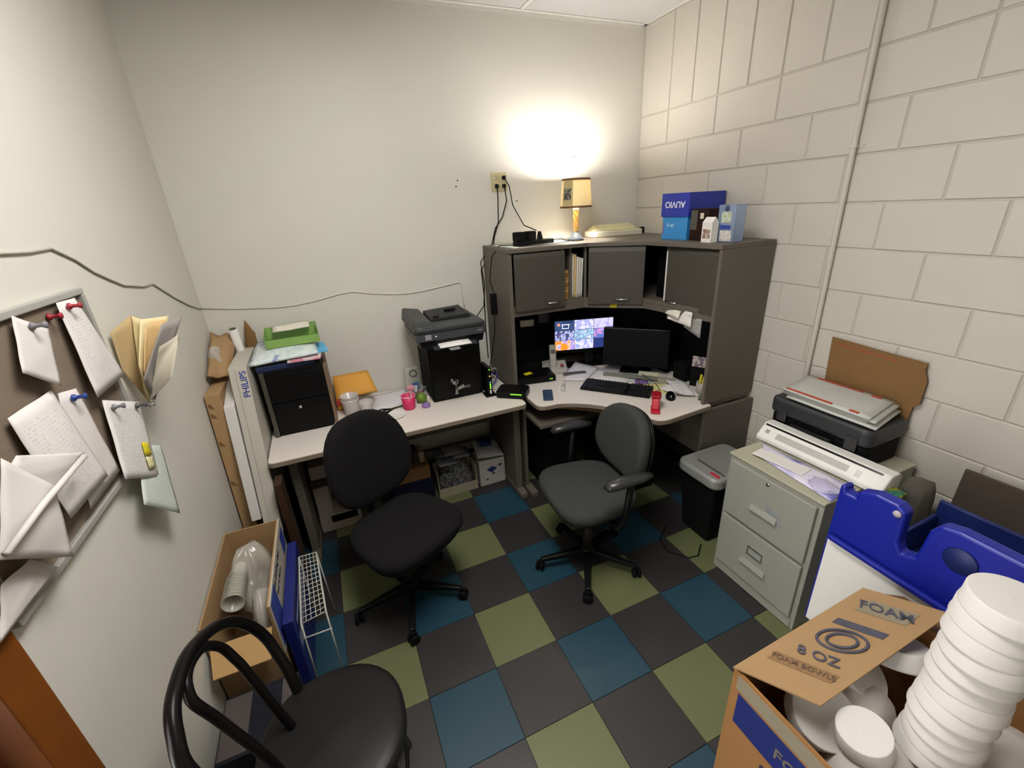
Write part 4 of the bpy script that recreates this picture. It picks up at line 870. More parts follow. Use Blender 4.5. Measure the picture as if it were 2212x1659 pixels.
# ================================================================ UNDER LEFT DESK
ub = root('white_printed_box', (-.6, 1.05, 0), 'white product box with black print under the left desk', 'box')
part('carton', B(-.69, -.44, 1.005, 1.18, .0, .12), mat('box_pinkwhite', 'a89c92', .7), ub, .002)
part('black_print', B(-.62, -.46, 1.003, 1.0045, .06, .11), black_matte, ub)
thing('white_carton', B(-.685, -.60, 1.0, 1.17, .122, .345), mat('box_pinkwhite', 'a89c92', .7), 'narrow white carton upright on the printed white box', 'box', bevel=.002)
thing('white_carton', B(-.68, -.58, 1.0, 1.17, .40, .49), mat('box_pinkwhite', 'a89c92', .7), 'small white carton topmost under the left desk', 'box', bevel=.002)
thing('dark_book', B(-.69, -.57, .99, 1.18, .347, .395), mat('dark_mauve', '3a2e30', .7), 'dark book between the stacked white cartons under desk', 'book', bevel=.002)
thing('cardboard_box', B(-.20, .045, 1.0, 1.16, .20, .30), card_d, 'shallow brown cardboard box behind the left chair', 'box', bevel=.002)
thing('blue_tote', B(-.22, .06, 1.0, 1.19, .0, .198), mat('dark_navy', '14182c', .6), 'dark blue bin beneath the shallow cardboard box', 'bin', bevel=.006)
for k, (x, c) in enumerate(((-.08, 'b9b6ae'), (-.03, '3a3028'), (.01, '9a8c70'))):
    thing('book', B(x-.018, x+.018, 1.05, 1.17, .301, .40-.01*k), mat('book_%d' % k, c, .7), '%s book standing in the box under the left desk' % ['white', 'dark brown', 'tan'][k], 'book', bevel=.002)
bd = mat('diamond_blue', '1d2f66', .6)
dsheet = blotch('newsprint', ['2a2a30', '57575a', '7c7a78', '45454c'], 30, .8)
nb = root('news_box', (.24, 1.05, 0), 'open box of grey newsprint and packets under the left desk', 'box')
part('carton', MB().box(.09, .375, 1.0, 1.17, 0, .02).box(.09, .375, 1.0, 1.006, .02, .07).box(.09, .096, 1.006, 1.17, .02, .2).box(.369, .375, 1.006, 1.17, .02, .2).box(.096, .369, 1.164, 1.17, .02, .2), mat('box_dull', 'a09a84', .7), nb)
thing('newsprint_bundle', blob(.235, 1.09, .022, .125, .07, .24, 0, .12, 20, 8, 12), dsheet, 'crumpled newsprint bundle filling the open box', 'paper')
for k in range(5):
    r = random.Random(k+20); x, y, z = .17+.05*(k % 3), 1.02+.03*(k % 2), .265+.018*k
    thing('grey_packet', MB().sheet([(x-.07, y+.06, z+.02), (x+.06, y+.07, z+.01), (x+.07, y-.03, z-.01), (x-.06, y-.04, z)], 4, 4, .01, .006, .003, (0, 0, 1), seed=k), mat('packet_grey_%d' % (k % 2), ['6e6f73', '54565c'][k % 2], .5), ['lowest', 'second lowest', 'middle', 'second highest', 'highest'][k] + ' of the dull grey packets heaped on the newsprint', 'packet', 'grey packets under the left desk')
wb = root('white_diamond_box', (.5, 1.05, 0), 'white carton with blue diamond print beside the desk leg', 'box')
part('carton', B(.395, .592, 1.0, 1.17, .0, .20), mat('box_white', 'b9b4ae', .7), wb, .003)
for (x, z, s_) in ((.49, .13, .04), (.555, .15, .018), (.5, .09, .015), (.45, .05, .012)):
    part('diamond_print', MB().slab([(x-s_, .9995, z), (x, .9995, z-s_*.8), (x+s_, .9995, z), (x, .9995, z+s_*.5)], (0, -1, 0), .0008), bd, wb)
dp = root('white_pouch', (.5, 1.06, .2), 'white pouch with a blue diamond on the white carton', 'pouch')
part('pouch', MB().sheet([(.40, 1.14, .30), (.585, 1.14, .27), (.59, 1.0, .208), (.385, 1.0, .24)], 8, 8, .02, .012, .004, (0, 0, 1)), mat('pouch_white', 'a6a8a6', .5), dp)
part('diamond_print', MB().sheet([(.44, 1.13, .325), (.54, 1.12, .315), (.52, 1.06, .288), (.43, 1.06, .293)], 3, 3, .004, .001, 0, (0, 0, 1)), bd, dp)
# dark clutter below the corner desk
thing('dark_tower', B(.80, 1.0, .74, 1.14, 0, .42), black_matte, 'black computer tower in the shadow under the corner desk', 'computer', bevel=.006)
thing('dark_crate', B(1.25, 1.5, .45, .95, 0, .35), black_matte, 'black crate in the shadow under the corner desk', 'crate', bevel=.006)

# ================================================================ TASK CHAIRS
def cushion(w, d, t, round_=.35, n=36, dome=.012, shape=None, M=None, mb=None, squirc=3.2):
    """rounded pad w x d, thickness t, in local XY"""
    mb = mb or MB(); mb.M = M or Matrix.Identity(4); vs = []; fs = []
    prof = [(.90, 0), (.97, .12), (1.0, .4), (1.0, .62), (.975, .83), (.92, .95), (.80, 1.0), (.55, 1.03), (.25, 1.045), (.02, 1.05)]
    for r, z in prof:
        for i in range(n):
            a = 2*pi*i/n; c, s_ = cos(a), sin(a)
            k = (abs(c)**squirc+abs(s_)**squirc)**(-1/squirc)
            x = w/2*c*k*r; y = d/2*s_*k*r
            if shape: x, y = shape(x, y)
            vs.append((x, y, z*t+dome*(r < .9)*(1-r)))
    for k in range(len(prof)-1):
        for i in range(n): j = (i+1) % n; fs.append((k*n+i, k*n+j, (k+1)*n+j, (k+1)*n+i))
    fs.append(tuple(range(n))[::-1]); fs.append(tuple(range((len(prof)-1)*n, len(prof)*n)))
    return mb.add(vs, fs, smooth=True)
def RM(loc, rz, tilt=0.0): return Matrix.Translation(loc) @ Matrix.Rotation(rz, 4, 'Z') @ Matrix.Rotation(tilt, 4, 'X')
def task_chair(name, label, base, seat, face, fab, arms, back_h, base_rot, seatz=.47, backc=.235, bw=.42, bt=0.0, bz=.76):
    """face = direction the sitter looks, radians; local -Y is the sitter's front"""
    t = root(name, (base[0], base[1], 0), label, 'chair')
    rz = face+pi/2
    # seat local: front = -Y
    def sh(x, y): return (x*(1-.10*(y/.24)), y)
    part('seat', cushion(.50, .47, .075, M=RM((seat[0], seat[1], seatz-.07), rz), shape=sh), fab, t)
    part('seat_shell', cushion(.46, .43, .025, M=RM((seat[0], seat[1], seatz-.095), rz), shape=sh, dome=0), black_pl, t)
    Mx = Matrix.Translation((seat[0], seat[1], 0)) @ Matrix.Rotation(rz, 4, 'Z')
    # back
    Mb = Mx @ Matrix.Translation((0, backc, bz)) @ Matrix.Rotation(radians(-8), 4, 'X') @ Matrix.Rotation(radians(90), 4, 'X')
    def bs(x, y): return (x*(1-.16*((y+back_h/2)/back_h)**2), y)
    cb = cushion(bw, back_h, .07, shape=bs, squirc=2.6, M=Mb, dome=0)
    # curve the back around the sitter
    Mi = Mb.inverted(); nv = []
    for v in cb.v:
        l = Mi @ v; l.z += .9*l.x*l.x; nv.append(Mb @ l)
    cb.v = nv
    part('backrest', cb, fab, t)
    Mb2 = Mb @ Matrix.Translation((0, 0, -.028)); cb = cushion(bw*.93, back_h*.93, .03, shape=bs, squirc=2.6, M=Mb2, dome=0); Mi = Mb2.inverted()
    nv = []
    for v in cb.v:
        l = Mi @ v; l.z += .9*l.x*l.x; nv.append(Mb2 @ l)
    cb.v = nv
    part('back_shell', cb, black_pl, t)
    q = MB(); q.M = Mx; q.tube([(0, .06, seatz-.115), (0, .20, seatz-.12), (0, .285, seatz-.08), (0, .31, seatz+.03), (0, .30, bz+.02)], [.02, .02, .02, .018, .016], 10)
    part('back_bar', q, black_pl, t)
    q = MB(); q.at((seat[0], seat[1], 0), rz).box(-.09, .09, -.10, .12, seatz-.14, seatz-.095); part('mechanism', q, dark_metal, t, .01)
    q = MB(); q.at((seat[0], seat[1], 0), rz).tube([(.08, .0, seatz-.12), (.2, 0, seatz-.125), (.235, 0, seatz-.125)], [.005, .005, .009], 8)
    part('lever', q, black_pl, t)
    part('gas_column', MB().lathe([(.026, .10), (.026, .26), (.016, .262), (.016, seatz-.13)], (base[0], base[1]), 18), dark_metal, t)
    part('hub', MB().lathe([(.04, .055), (.045, .075), (.045, .10), (.032, .115)], (base[0], base[1]), 20), black_pl, t)
    for k in range(5):
        a = base_rot+k*2*pi/5; c, s_ = cos(a), sin(a)
        q = MB().at((base[0], base[1], 0), a); q.hexa([(.03, -.024, .065), (.27, -.015, .058), (.27, .015, .058), (.03, .024, .065)], [(.03, -.02, .105), (.27, -.012, .078), (.27, .012, .078), (.03, .02, .105)])
        lg = part('base_arm', q, black_pl, t, .006)
        q = MB(); cx, cy = base[0]+c*.275, base[1]+s_*.275
        for o_ in (-.014, .014):
            q.at((cx, cy, .026), a+.5*k, 0, 0); q.M = q.M @ Matrix.Translation((0, o_, 0)) @ Matrix.Rotation(pi/2, 4, 'X'); q.lathe([(.02, -.008), (.026, -.005), (.026, .005), (.02, .008)], n=16)
        q.at((cx, cy, 0), a+.5*k).box(-.012, .012, -.006, .006, .02, .062)
        part('caster', q, black_matte, lg)
    if arms:
        for s_ in (-1, 1):
            q = MB(); q.M = Mx
            q.tube([(s_*.14, .03, seatz-.105), (s_*.27, .03, seatz-.10), (s_*.30, .05, seatz-.02), (s_*.305, .07, seatz+.18)], [.016, .017, .018, .018], 10)
            ap = part('armrest', q, black_pl, t)
            pts = [(s_*.305, -.07, seatz+.175), (s_*.305, -.04, seatz+.197), (s_*.305, .04, seatz+.205), (s_*.30, .12, seatz+.20), (s_*.295, .18, seatz+.19)]
            q = MB(); q.M = Mx @ Matrix.Translation((0, 0, (seatz+.195)*.35)) @ Matrix.Diagonal((1, 1, .65, 1)); q.tube(pts, [.02, .036, .038, .034, .022], 14)
            part('arm_pad', q, mat('arm_pad', '2a2b2c', .3), ap)
    return t
task_chair('task_chair', 'armless black fabric office chair at the long desk', (-.26, .25), (-.235, .26), radians(-62), black_fab, False, .48, radians(-28), bw=.47, backc=.275, bz=.76)
task_chair('task_chair', 'grey office chair with armrests at the corner desk', (.70, .05), (.735, .12), radians(176), grey_fab, True, .38, radians(22), bw=.46, backc=.275, bz=.685)

# ================================================================ CAFE CHAIR (foreground)
cc = root('cafe_chair', (-.62, -.60, 0), 'black bentwood style cafe chair with round vinyl seat', 'chair')
sx, sy, sz = -.61, -.58, .455
part('seat', cushion(.43, .43, .05, M=RM((sx, sy, sz-.045), radians(90)), squirc=2.3, dome=.012, n=40), vinyl, cc)
part('seat_ring', MB().lathe([(.19, sz-.055), (.212, sz-.05), (.214, sz-.03), (.19, sz-.028)], (sx, sy), 40), gloss_black, cc)
tubm = mat('enamel_black', '120f10', .3)
def smooth(pts, n=6):
    P = [Vector(p) for p in pts]; out = []
    for i in range(len(P)-1):
        p0 = P[max(i-1, 0)]; p1 = P[i]; p2 = P[i+1]; p3 = P[min(i+2, len(P)-1)]
        for k in range(n):
            t = k/n; out.append(.5*((2*p1)+(-p0+p2)*t+(2*p0-5*p1+4*p2-p3)*t*t+(-p0+3*p1-3*p2+p3)*t**3))
    out.append(P[-1]); return out
HO = [(-.71, -.75, .42), (-.76, -.79, .60), (-.80, -.80, .75), (-.832, -.789, .849), (-.847, -.743, .895), (-.855, -.697, .92), (-.857, -.644, .927), (-.856, -.573, .922), (-.848, -.503, .897), (-.832, -.421, .849), (-.81, -.357, .783), (-.787, -.328, .713), (-.765, -.323, .647), (-.746, -.342, .589), (-.727, -.366, .531), (-.71, -.40, .44)]
part('back_hoop', MB().tube(smooth(HO, 4), .0165, 14), tubm, cc)
HI = [(-.72, -.66, .44), (-.753, -.665, .612), (-.778, -.661, .688), (-.798, -.658, .747), (-.817, -.656, .805), (-.837, -.656, .864), (-.845, -.643, .889), (-.85, -.615, .906), (-.85, -.57, .904), (-.843, -.518, .883), (-.832, -.488, .851), (-.82, -.472, .813), (-.805, -.474, .769), (-.79, -.479, .72), (-.755, -.50, .58), (-.715, -.52, .44)]
part('inner_hoop', MB().tube(smooth(HI, 4), .0125, 12), tubm, cc)
for a, k in ((35, 1), (145, 1), (215, 1), (325, 1)):
    c, s_ = cos(radians(a)), sin(radians(a))
    part('leg', MB().tube([(sx+c*.17, sy+s_*.17, sz-.05), (sx+c*.19, sy+s_*.19, .25), (sx+c*.235, sy+s_*.235, .006)], .0125, 12), tubm, cc)
part('leg_ring', MB().tube([(sx+.19*cos(i*pi/12), sy+.19*sin(i*pi/12), .22) for i in range(24)], .007, 8, True), tubm, cc)

# ================================================================ LEFT CARTON of clear cups, blue box, wire rack
lb = root('open_carton', (-.91, .2, 0), 'open cardboard carton of clear plastic cups by the left wall', 'carton')
q = MB(); x0, x1, y0, y1, z1 = -1.026, -.80, -.085, .47, .55
q.box(x0, x1, y0, y1, .0, .008).box(x0, x0+.006, y0, y1, .008, z1).box(x1-.006, x1, y0, y1, .008, z1).box(x0+.006, x1-.006, y1-.006, y1, .008, z1).box(x0+.006, x1-.006, y0, y0+.006, .008, z1-.10)
part('carton', q, card, lb)
part('front_flap', MB().slab([(x0+.01, y0-.002, z1-.10), (x1-.01, y0-.002, z1-.10), (x1-.02, y0-.09, z1-.16), (x0+.02, y0-.09, z1-.16)], (0, 0, 1), .004), card_in, lb)
ppan = part('printed_panel', MB().box(x1+.001, x1+.006, y0, y1, .30, z1+.002), mat('print_white', 'b8b0a0', .6), lb)
part('blue_print', B(x1+.0065, x1+.0075, y0+.01, y0+.13, .32, z1-.01), blue_ink, ppan); part('blue_print', B(x1+.0065, x1+.0075, .36, .45, .42, z1-.03), blue_ink, ppan)
for k in range(4):
    z = .52-.0*k
text(lb, 'Plastic Drinking Cups', (x1+.0072, .14, .52), (0, 1, 0), (0, 0, 1), .03, ink_m)
text(lb, 'Vasos de Plastico', (x1+.0072, .14, .47), (0, 1, 0), (0, 0, 1), .024, ink_m)
for k in range(9):
    y = .02+.016*k; q = MB(); q.M = Matrix.Translation((-.945, y+.03, .505)) @ Matrix.Rotation(radians(90), 4, 'X')
    q.lathe([(.030, -.08), (.040, 0), (.043, .004), (.0385, .002), (.028, -.076)], n=24, cap=False)
    thing('plastic_cup', q, clearplastic('cup_clear', 'dfdccf', .45, .12), 'clear plastic cup in the nested row in the open carton, ' + ['nearest the camera', 'second from near end', 'third from near end', 'fourth from near end', 'middle of the row', 'fourth from far end', 'third from far end', 'second from far end', 'farthest from the camera'][k], 'cup', 'nested clear cups in the open carton')
thing('plastic_bag', blob(-.915, .31, .30, .085, .13, .27, 0, .26, 34, 12, 15), clearplastic('bag_cloudy', 'cfcabf', .5, .12), 'cloudy plastic bag bulging from the open carton', 'bag')
thing('plastic_bag', blob(-.855, .06, .30, .045, .12, .22, 0, .2, 24, 8, 17), clearplastic('bag_cloudy', 'cfcabf', .5, .12), 'cloudy plastic bag beside the nested cups', 'bag')
bbx = root('blue_box', (-.75, .2, 0), 'dark blue flat box standing between carton and wire rack', 'box')
part('carton', B(-.785, -.745, -.06, .44, .0, .42), mat('deep_blue_print', '16206a', .4, var=.2, scale=12), bbx, .003)
part('white_print', MB().box(-.7448, -.744, -.04, .40, .24, .30).box(-.7448, -.744, .0, .3, .34, .36), mat('pale_blue_print', '8d94b4', .5), bbx)
thing('walnut_panel', MB().hexa([(-.80, .60, 0), (-.765, .60, 0), (-.765, .70, 0), (-.80, .70, 0)], [(-.80, .60, .66), (-.765, .60, .66), (-.765, .70, .66), (-.80, .70, .66)]), mat('walnut', '3a2414', .6, var=.3, scale=10), 'dark brown board standing below the desk corner', 'board', bevel=.002)
rk = root('wire_rack', (-.69, .2, 0), 'white wire rack standing on the floor by the blue box', 'rack')
wm = mat('white_wire', 'b9b9ae', .4)
A, Bq, Cq, Dq = Vector((-.735, .335, .40)), Vector((-.658, .332, .40)), Vector((-.63, -.02, .37)), Vector((-.725, -.04, .37))
q = MB()
q.tube([A, Bq, Cq, Dq], .004, 8, True); part('frame', q, wm, rk)
for k in range(1, 5):
    t = k/5; q = MB().tube([A.lerp(Bq, t), Dq.lerp(Cq, t)], .0016, 6); part('wire', q, wm, rk)
for k in range(1, 14):
    t = k/14; q = MB().tube([A.lerp(Dq, t), Bq.lerp(Cq, t)], .0016, 6); part('wire', q, wm, rk)
for (p0, p1) in ((A, Vector((-.735, .335, .004))), (Bq, Vector((-.65, .34, .004))), (Cq, Vector((-.63, -.03, .004))), (Dq, Vector((-.73, -.05, .004)))):
    part('leg', MB().tube([p0, p1], .0035, 8), wm, rk)
part('brace', MB().tube([(-.73, -.05, .30), (-.62, -.05, .30)], .003, 8), wm, rk)
dc = root('dark_carton', (-.87, -.3, 0), 'dark printed carton on the floor behind the cafe chair', 'carton')
part('carton', B(-.99, -.745, -.42, -.19, .0, .30), mat('dark_blue_card', '1a1c26', .6, var=.3), dc, .003)
part('lid_print', MB().box(-.985, -.90, -.41, -.2, .301, .302).box(-.80, -.755, -.30, -.2, .301, .302), mat('faded_print', '4a4240', .7), dc)

# ================================================================ SHREDDER
srd = root('shredder', (1.55, -.06, 0), 'paper shredder with silver top on a black bin', 'shredder')
q = MB().hexa([(1.40, -.14, .0), (1.70, -.14, 0), (1.70, .06, 0), (1.40, .06, 0)], [(1.37, -.17, .40), (1.72, -.17, .40), (1.72, .09, .40), (1.37, .09, .40)])
part('bin', q, black_matte, srd, .015)
q = MB().prism(rrect(1.345, 1.73, -.195, .105, .055, 6), .40, .47); part('head', q, silver_pl, srd, .02, seg=4)
part('top_recess', MB().prism(rrect(1.44, 1.70, -.15, .075, .03), .4695, .473), mat('recess_grey', '7c7d79', .45), srd, .001)
part('feed_slot', B(1.425, 1.435, -.17, .02, .4695, .4745), mat('slot_dark', '4a4a4c', .5), srd)
part('switch', B(1.385, 1.40, -.17, -.11, .469, .476), red_pl, srd, .002)
thing('floor_cable', MB().tube([(1.36, -.14, .004), (1.28, -.2, .004), (1.22, -.19, .004), (1.15, -.1, .004), (1.18, 0, .004), (1.3, .08, .004)], .0035, 6), black_matte, 'black cable lying on the floor before the shredder', 'cable')

# ================================================================ FILE CABINET and what is on it
fcab = root('file_cabinet', (1.62, -.50, 0), 'grey two-drawer metal file cabinet with label holders', 'cabinet')
fx0, fy0, fy1, fz = 1.315, -.735, -.275, .72
part('body', B(fx0, 1.93, fy0, fy1, .0, fz-.012), cab_paint, fcab, .003)
part('top', B(fx0-.008, 1.935, fy0-.003, fy1+.003, fz-.012, fz), cab_top, fcab, .003)
hm = mat('handle_silver', 'a9aaa4', .3, .5)
for k, (z0, z1) in enumerate(((.39, .69), (.07, .37))):
    d = part('drawer', B(fx0-.018, fx0-.001, fy0+.02, fy1-.02, z0, z1), cab_paint, fcab, .004)
    zc = z0+.14
    part('handle', MB().hexa([(fx0-.034, -.575, zc-.03), (fx0-.018, -.575, zc-.03), (fx0-.018, -.435, zc-.03), (fx0-.034, -.435, zc-.03)], [(fx0-.024, -.57, zc-.005), (fx0-.018, -.57, zc-.005), (fx0-.018, -.44, zc-.005), (fx0-.024, -.44, zc-.005)]), cab_paint, d, .002)
    if k:
        part('label_holder', MB().box(fx0-.024, fx0-.0185, -.545, -.465, zc+.035, zc+.04).box(fx0-.024, fx0-.0185, -.545, -.465, zc+.078, zc+.083).box(fx0-.024, fx0-.0185, -.545, -.541, zc+.04, zc+.078).box(fx0-.024, fx0-.0185, -.469, -.465, zc+.04, zc+.078), chrome, d)
    else:
        part('tape_label', MB().slab([(fx0-.019, -.60, .50), (fx0-.019, -.515, .535), (fx0-.019, -.505, .575), (fx0-.019, -.575, .545)], (-1, 0, 0), .0012), mat('silver_sticker', 'aeb4b8', .25, .4), d, label='crinkled silver tape over the handle')
        part('lock', MB().at((fx0-.019, -.50, .67), 0, 0, -pi/2).lathe([(.008, 0), (.008, .003)], n=14), chrome, d)
part('kick_panel', B(fx0-.006, fx0-.001, fy0+.015, fy1-.015, .005, .06), cab_paint, fcab, .001)
lm = root('laminator', (1.58, -.52, fz), 'long white laminator with a black slot on the cabinet top', 'laminator')
LA = Vector((1.515, -.245, fz+.006)); LB = Vector((1.53, -.81, fz+.006)); lu = (LB-LA).normalized(); lv = Vector((-lu.y, lu.x, 0)); LL = (LB-LA).length
LM_ = Matrix(((lu.x, lv.x, 0, LA.x), (lu.y, lv.y, 0, LA.y), (0, 0, 1, LA.z), (0, 0, 0, 1)))
prof = [(0, 0), (0, .022), (.055, .082), (.105, .082), (.13, .065), (.13, 0)]
k = len(prof); q = MB(); q.M = LM_
q.add([(0, y, z) for y, z in prof]+[(LL, y, z) for y, z in prof], [tuple(range(k)), tuple(range(k, 2*k))[::-1]]+[(i, (i+1) % k, (i+1) % k+k, i+k) for i in range(k)])
part('housing', q, white_pl, lm, .006)
def onface(a0, a1, t0, t1, n=.0012):   # on the sloped front
    f = lambda t: (.0+.055*t, .022+.06*t); nx, nz = -.737, .676
    y0, z0 = f(t0); y1, z1 = f(t1); q = MB(); q.M = LM_
    q.hexa([(a0, y0+nx*n, z0+nz*n), (a1, y0+nx*n, z0+nz*n), (a1, y0-nx*.002, z0-nz*.002), (a0, y0-nx*.002, z0-nz*.002)],
           [(a0, y1+nx*n, z1+nz*n), (a1, y1+nx*n, z1+nz*n), (a1, y1-nx*.002, z1-nz*.002), (a0, y1-nx*.002, z1-nz*.002)]); return q
part('slot', onface(.012, LL-.03, .82, .93), gloss_black, lm)
part('label_strip', onface(.09, .42, .22, .6), mat('strip_light', 'a9a8a2', .4), lm)
part('buttons', onface(.03, .05, .35, .6), silver_pl, lm); part('buttons', onface(.45, .47, .2, .6), silver_pl, lm)
text(lm, 'laminator', tuple(LM_ @ Vector((.50, .022, .05))), tuple(-lu*-1), (-.3, 0, 1), .012, ink_m) if False else None
thing('envelope', MB().at((1.43, -.46, fz+.012), radians(-82)).box(-.12, .11, -.05, .03, 0, .004), paper, 'long white envelope lying before the laminator', 'envelope', bevel=.001)
thing('blue_bag', MB().sheet([(1.50, -.30, fz+.004), (1.51, -.73, fz+.004), (1.34, -.735, fz+.003), (1.38, -.40, fz+.003)], 10, 6, .006, .003, .001, (0, 0, 1)), blotch('blue_bag_print', ['3a3f9a', '6a6fc0', 'b8b4d8', 'd8d4e4'], 6, .35, False), 'blue and white plastic bag flat on the cabinet top', 'bag')
thing('white_bag', blob(1.405, -.665, fz+.008, .05, .06, .02, 0, .25, 18, 6, 5), mat('bag_lilac', 'b8b2d0', .4), 'small lilac white plastic heap on the cabinet edge', 'bag')
# black case, mail, cardboard
bk = root('black_case', (1.78, -.42, fz), 'black plastic equipment case behind the laminator', 'case')
cg = mat('case_grey', '2c2d2f', .45, var=.1)
q = MB().prism(rrect(1.665, 1.93, -.66, -.20, .03), fz+.001, fz+.11); part('case_base', q, black_matte, bk, .008)
q = MB().prism(rrect(1.65, 1.935, -.67, -.19, .04), fz+.112, fz+.20); part('case_lid', q, cg, bk, .02, seg=3)
part('case_handle', MB().tube(smooth([(1.65, -.34, fz+.10), (1.63, -.34, fz+.10), (1.625, -.38, fz+.10), (1.625, -.48, fz+.10), (1.63, -.52, fz+.10), (1.65, -.52, fz+.10)], 3), .009, 10), black_pl, bk)
for y in (-.27, -.60): part('latch', B(1.642, 1.652, y-.025, y+.025, fz+.085, fz+.15), cg, bk, .003)
pr_red = mat('mail_red', 'b0452f', .6); mlm = mat('mail_white', 'b9bab4', .5)
for k in range(4):
    o = root('mailer_envelope', (1.75, -.42, fz+.205), ['white mailing envelope with red bars, topmost on the black case', 'white mailing envelope second in the stack on the case', 'white mailing envelope third in the stack on the case', 'white mailing envelope lowest in the stack on the case'][k], 'envelope')
    z = fz+.245-.0125*k+.004; dx_ = [0, .01, .02, .008][k]; dy_ = [0, -.02, .015, -.03][k]
    cs_ = [(1.90+dx_, -.215+dy_, z+.012), (1.905+dx_, -.60+dy_, z+.012), (1.655+dx_, -.64+dy_, z), (1.65+dx_, -.235+dy_, z)]
    part('envelope', MB().sheet(cs_, 8, 8, .003, .007, .001, (0, 0, 1), seed=k), mlm, o)
    if k == 0:
        def onmail(u0, u1, v0, v1):
            c = [Vector(p) for p in cs_]
            g = lambda u, v: (c[0].lerp(c[1], u)).lerp(c[3].lerp(c[2], u), v)+Vector((0, 0, .0072+.003*sin(pi*u)*sin(pi*v)+.0012))
            return MB().slab([g(u0, v0), g(u1, v0), g(u1, v1), g(u0, v1)], (0, 0, 1), .0008)
        part('red_bar', onmail(.05, .6, .90, .97), pr_red, o); part('red_bar', onmail(.12, .68, .03, .09), pr_red, o)
        part('red_bar', onmail(.78, .88, .90, .97), pr_red, o); part('red_bar', onmail(.78, .88, .04, .12), pr_red, o)
        text(o, 'PRIORITY', (1.79, -.35, z+.0148), (0, -1, 0), (1, 0, 0), .03, mat('mail_pink', 'c98a78', .6))
cbp = [(-.255, 1.20), (-.52, 1.185), (-.66, 1.18), (-.655, 1.15), (-.675, 1.10), (-.675, .99), (-.655, .97), (-.65, .89), (-.27, .89)]
thing('cardboard_flat', MB().slab([(XR-.026, y, z) for y, z in cbp], (1, 0, 0), .007), card_d, 'flattened brown cardboard leaning on the block wall behind the case', 'cardboard')
ct = bpy.data.objects['cardboard_flat']
part('red_line', MB().slab([(XR-.0268, -.28, 1.175), (XR-.0268, -.55, 1.16), (XR-.0268, -.55, 1.156), (XR-.0268, -.28, 1.171)], (-1, 0, 0), .0006), pr_red, ct)

# ================================================================ BLUE EASEL
ez = root('blue_easel', (1.25, -1.1, 0), 'blue plastic activity easel with a white board in front', 'easel')
fp = [(-.82, .245), (-.82, .905), (-.838, .912), (-.845, .885), (-.875, .885), (-.88, .915), (-.93, .935), (-.995, .935), (-1.02, .92), (-1.025, .80), (-1.04, .77), (-1.075, .785), (-1.085, .90), (-1.105, .935), (-1.15, .945), (-1.30, .94), (-1.50, .94), (-1.50, .245)]
q = MB(); q.slab([(1.20, y, z) for y, z in fp], (1, 0, 0), .05)
part('frame', q, blue_pl, ez, .01, seg=3)
part('white_board', MB().slab([(1.1985, -.832, .26), (1.1985, -.832, .676), (1.1985, -1.46, .65), (1.1985, -1.46, .26)], (-1, 0, 0), .006), mat('white_board', 'e8e6e0', .35, var=.02), ez, .001)
part('ledge', MB().slab([(1.19, -.84, .685), (1.19, -.84, .705), (1.19, -1.46, .685), (1.19, -1.46, .662)], (-1, 0, 0), .02), blue_pl, ez, .006)
for (y, z) in ((-1.0, .905), (-1.215, .70)):
    part('bolt', MB().at((1.199, y, z), 0, 0, -pi/2).lathe([(.012, 0), (.012, .005), (.006, .008)], n=16), mat('bolt_pale', 'b0a8b0', .4), ez)
part('loop_hole_shade', MB().at((1.199, -1.172, .855), 0, 0, -pi/2).lathe([(.042, 0), (.038, .004)], n=24), blue_dk, ez)  # raised disc, its dark colour painting the shade inside the loop's hole
part('tray', MB().box(1.262, 1.60, -1.50, -.96, .60, .615).box(1.585, 1.60, -1.50, -.96, .616, .80).box(1.262, 1.585, -.975, -.96, .616, .74), mat('navy_tray', '15255f', .4), ez, .008)
part('rear_leg', MB().hexa([(1.62, -1.0, 0), (1.66, -1.0, 0), (1.66, -.95, 0), (1.62, -.95, 0)], [(1.262, -1.0, .62), (1.30, -1.0, .60), (1.30, -.95, .60), (1.262, -.95, .62)]), blue_dk, ez, .004)
thing('slate_board', MB().hexa([(1.86, -1.35, .0), (1.875, -1.35, .0), (1.875, -.90, .0), (1.86, -.90, .0)], [(1.90, -1.35, .80), (1.915, -1.35, .80), (1.915, -.90, .80), (1.90, -.90, .80)]), slate_m, 'dark brown board leaning on the block wall behind the easel', 'board', bevel=.003)
thing('grey_bag', blob(1.80, -.815, .0, .10, .065, .74, 0, .14, 26, 16, 31, pw=7), mat('grey_sack', '57524a', .8, bump=.4, bscale=40), 'slumped grey sack between the cabinet and the dark board', 'bag')
thing('green_pouch', MB().sheet([(1.62, -.76, .735), (1.60, -.86, .75), (1.50, -.86, .73), (1.50, -.76, .70)], 5, 5, .01, .008, .002, (0, 0, 1)), blotch('pouch_print', ['1c4a5c', '2a6a50', '9a9a20'], 18, .5), 'teal and green packet poking out beside the laminator', 'packet')

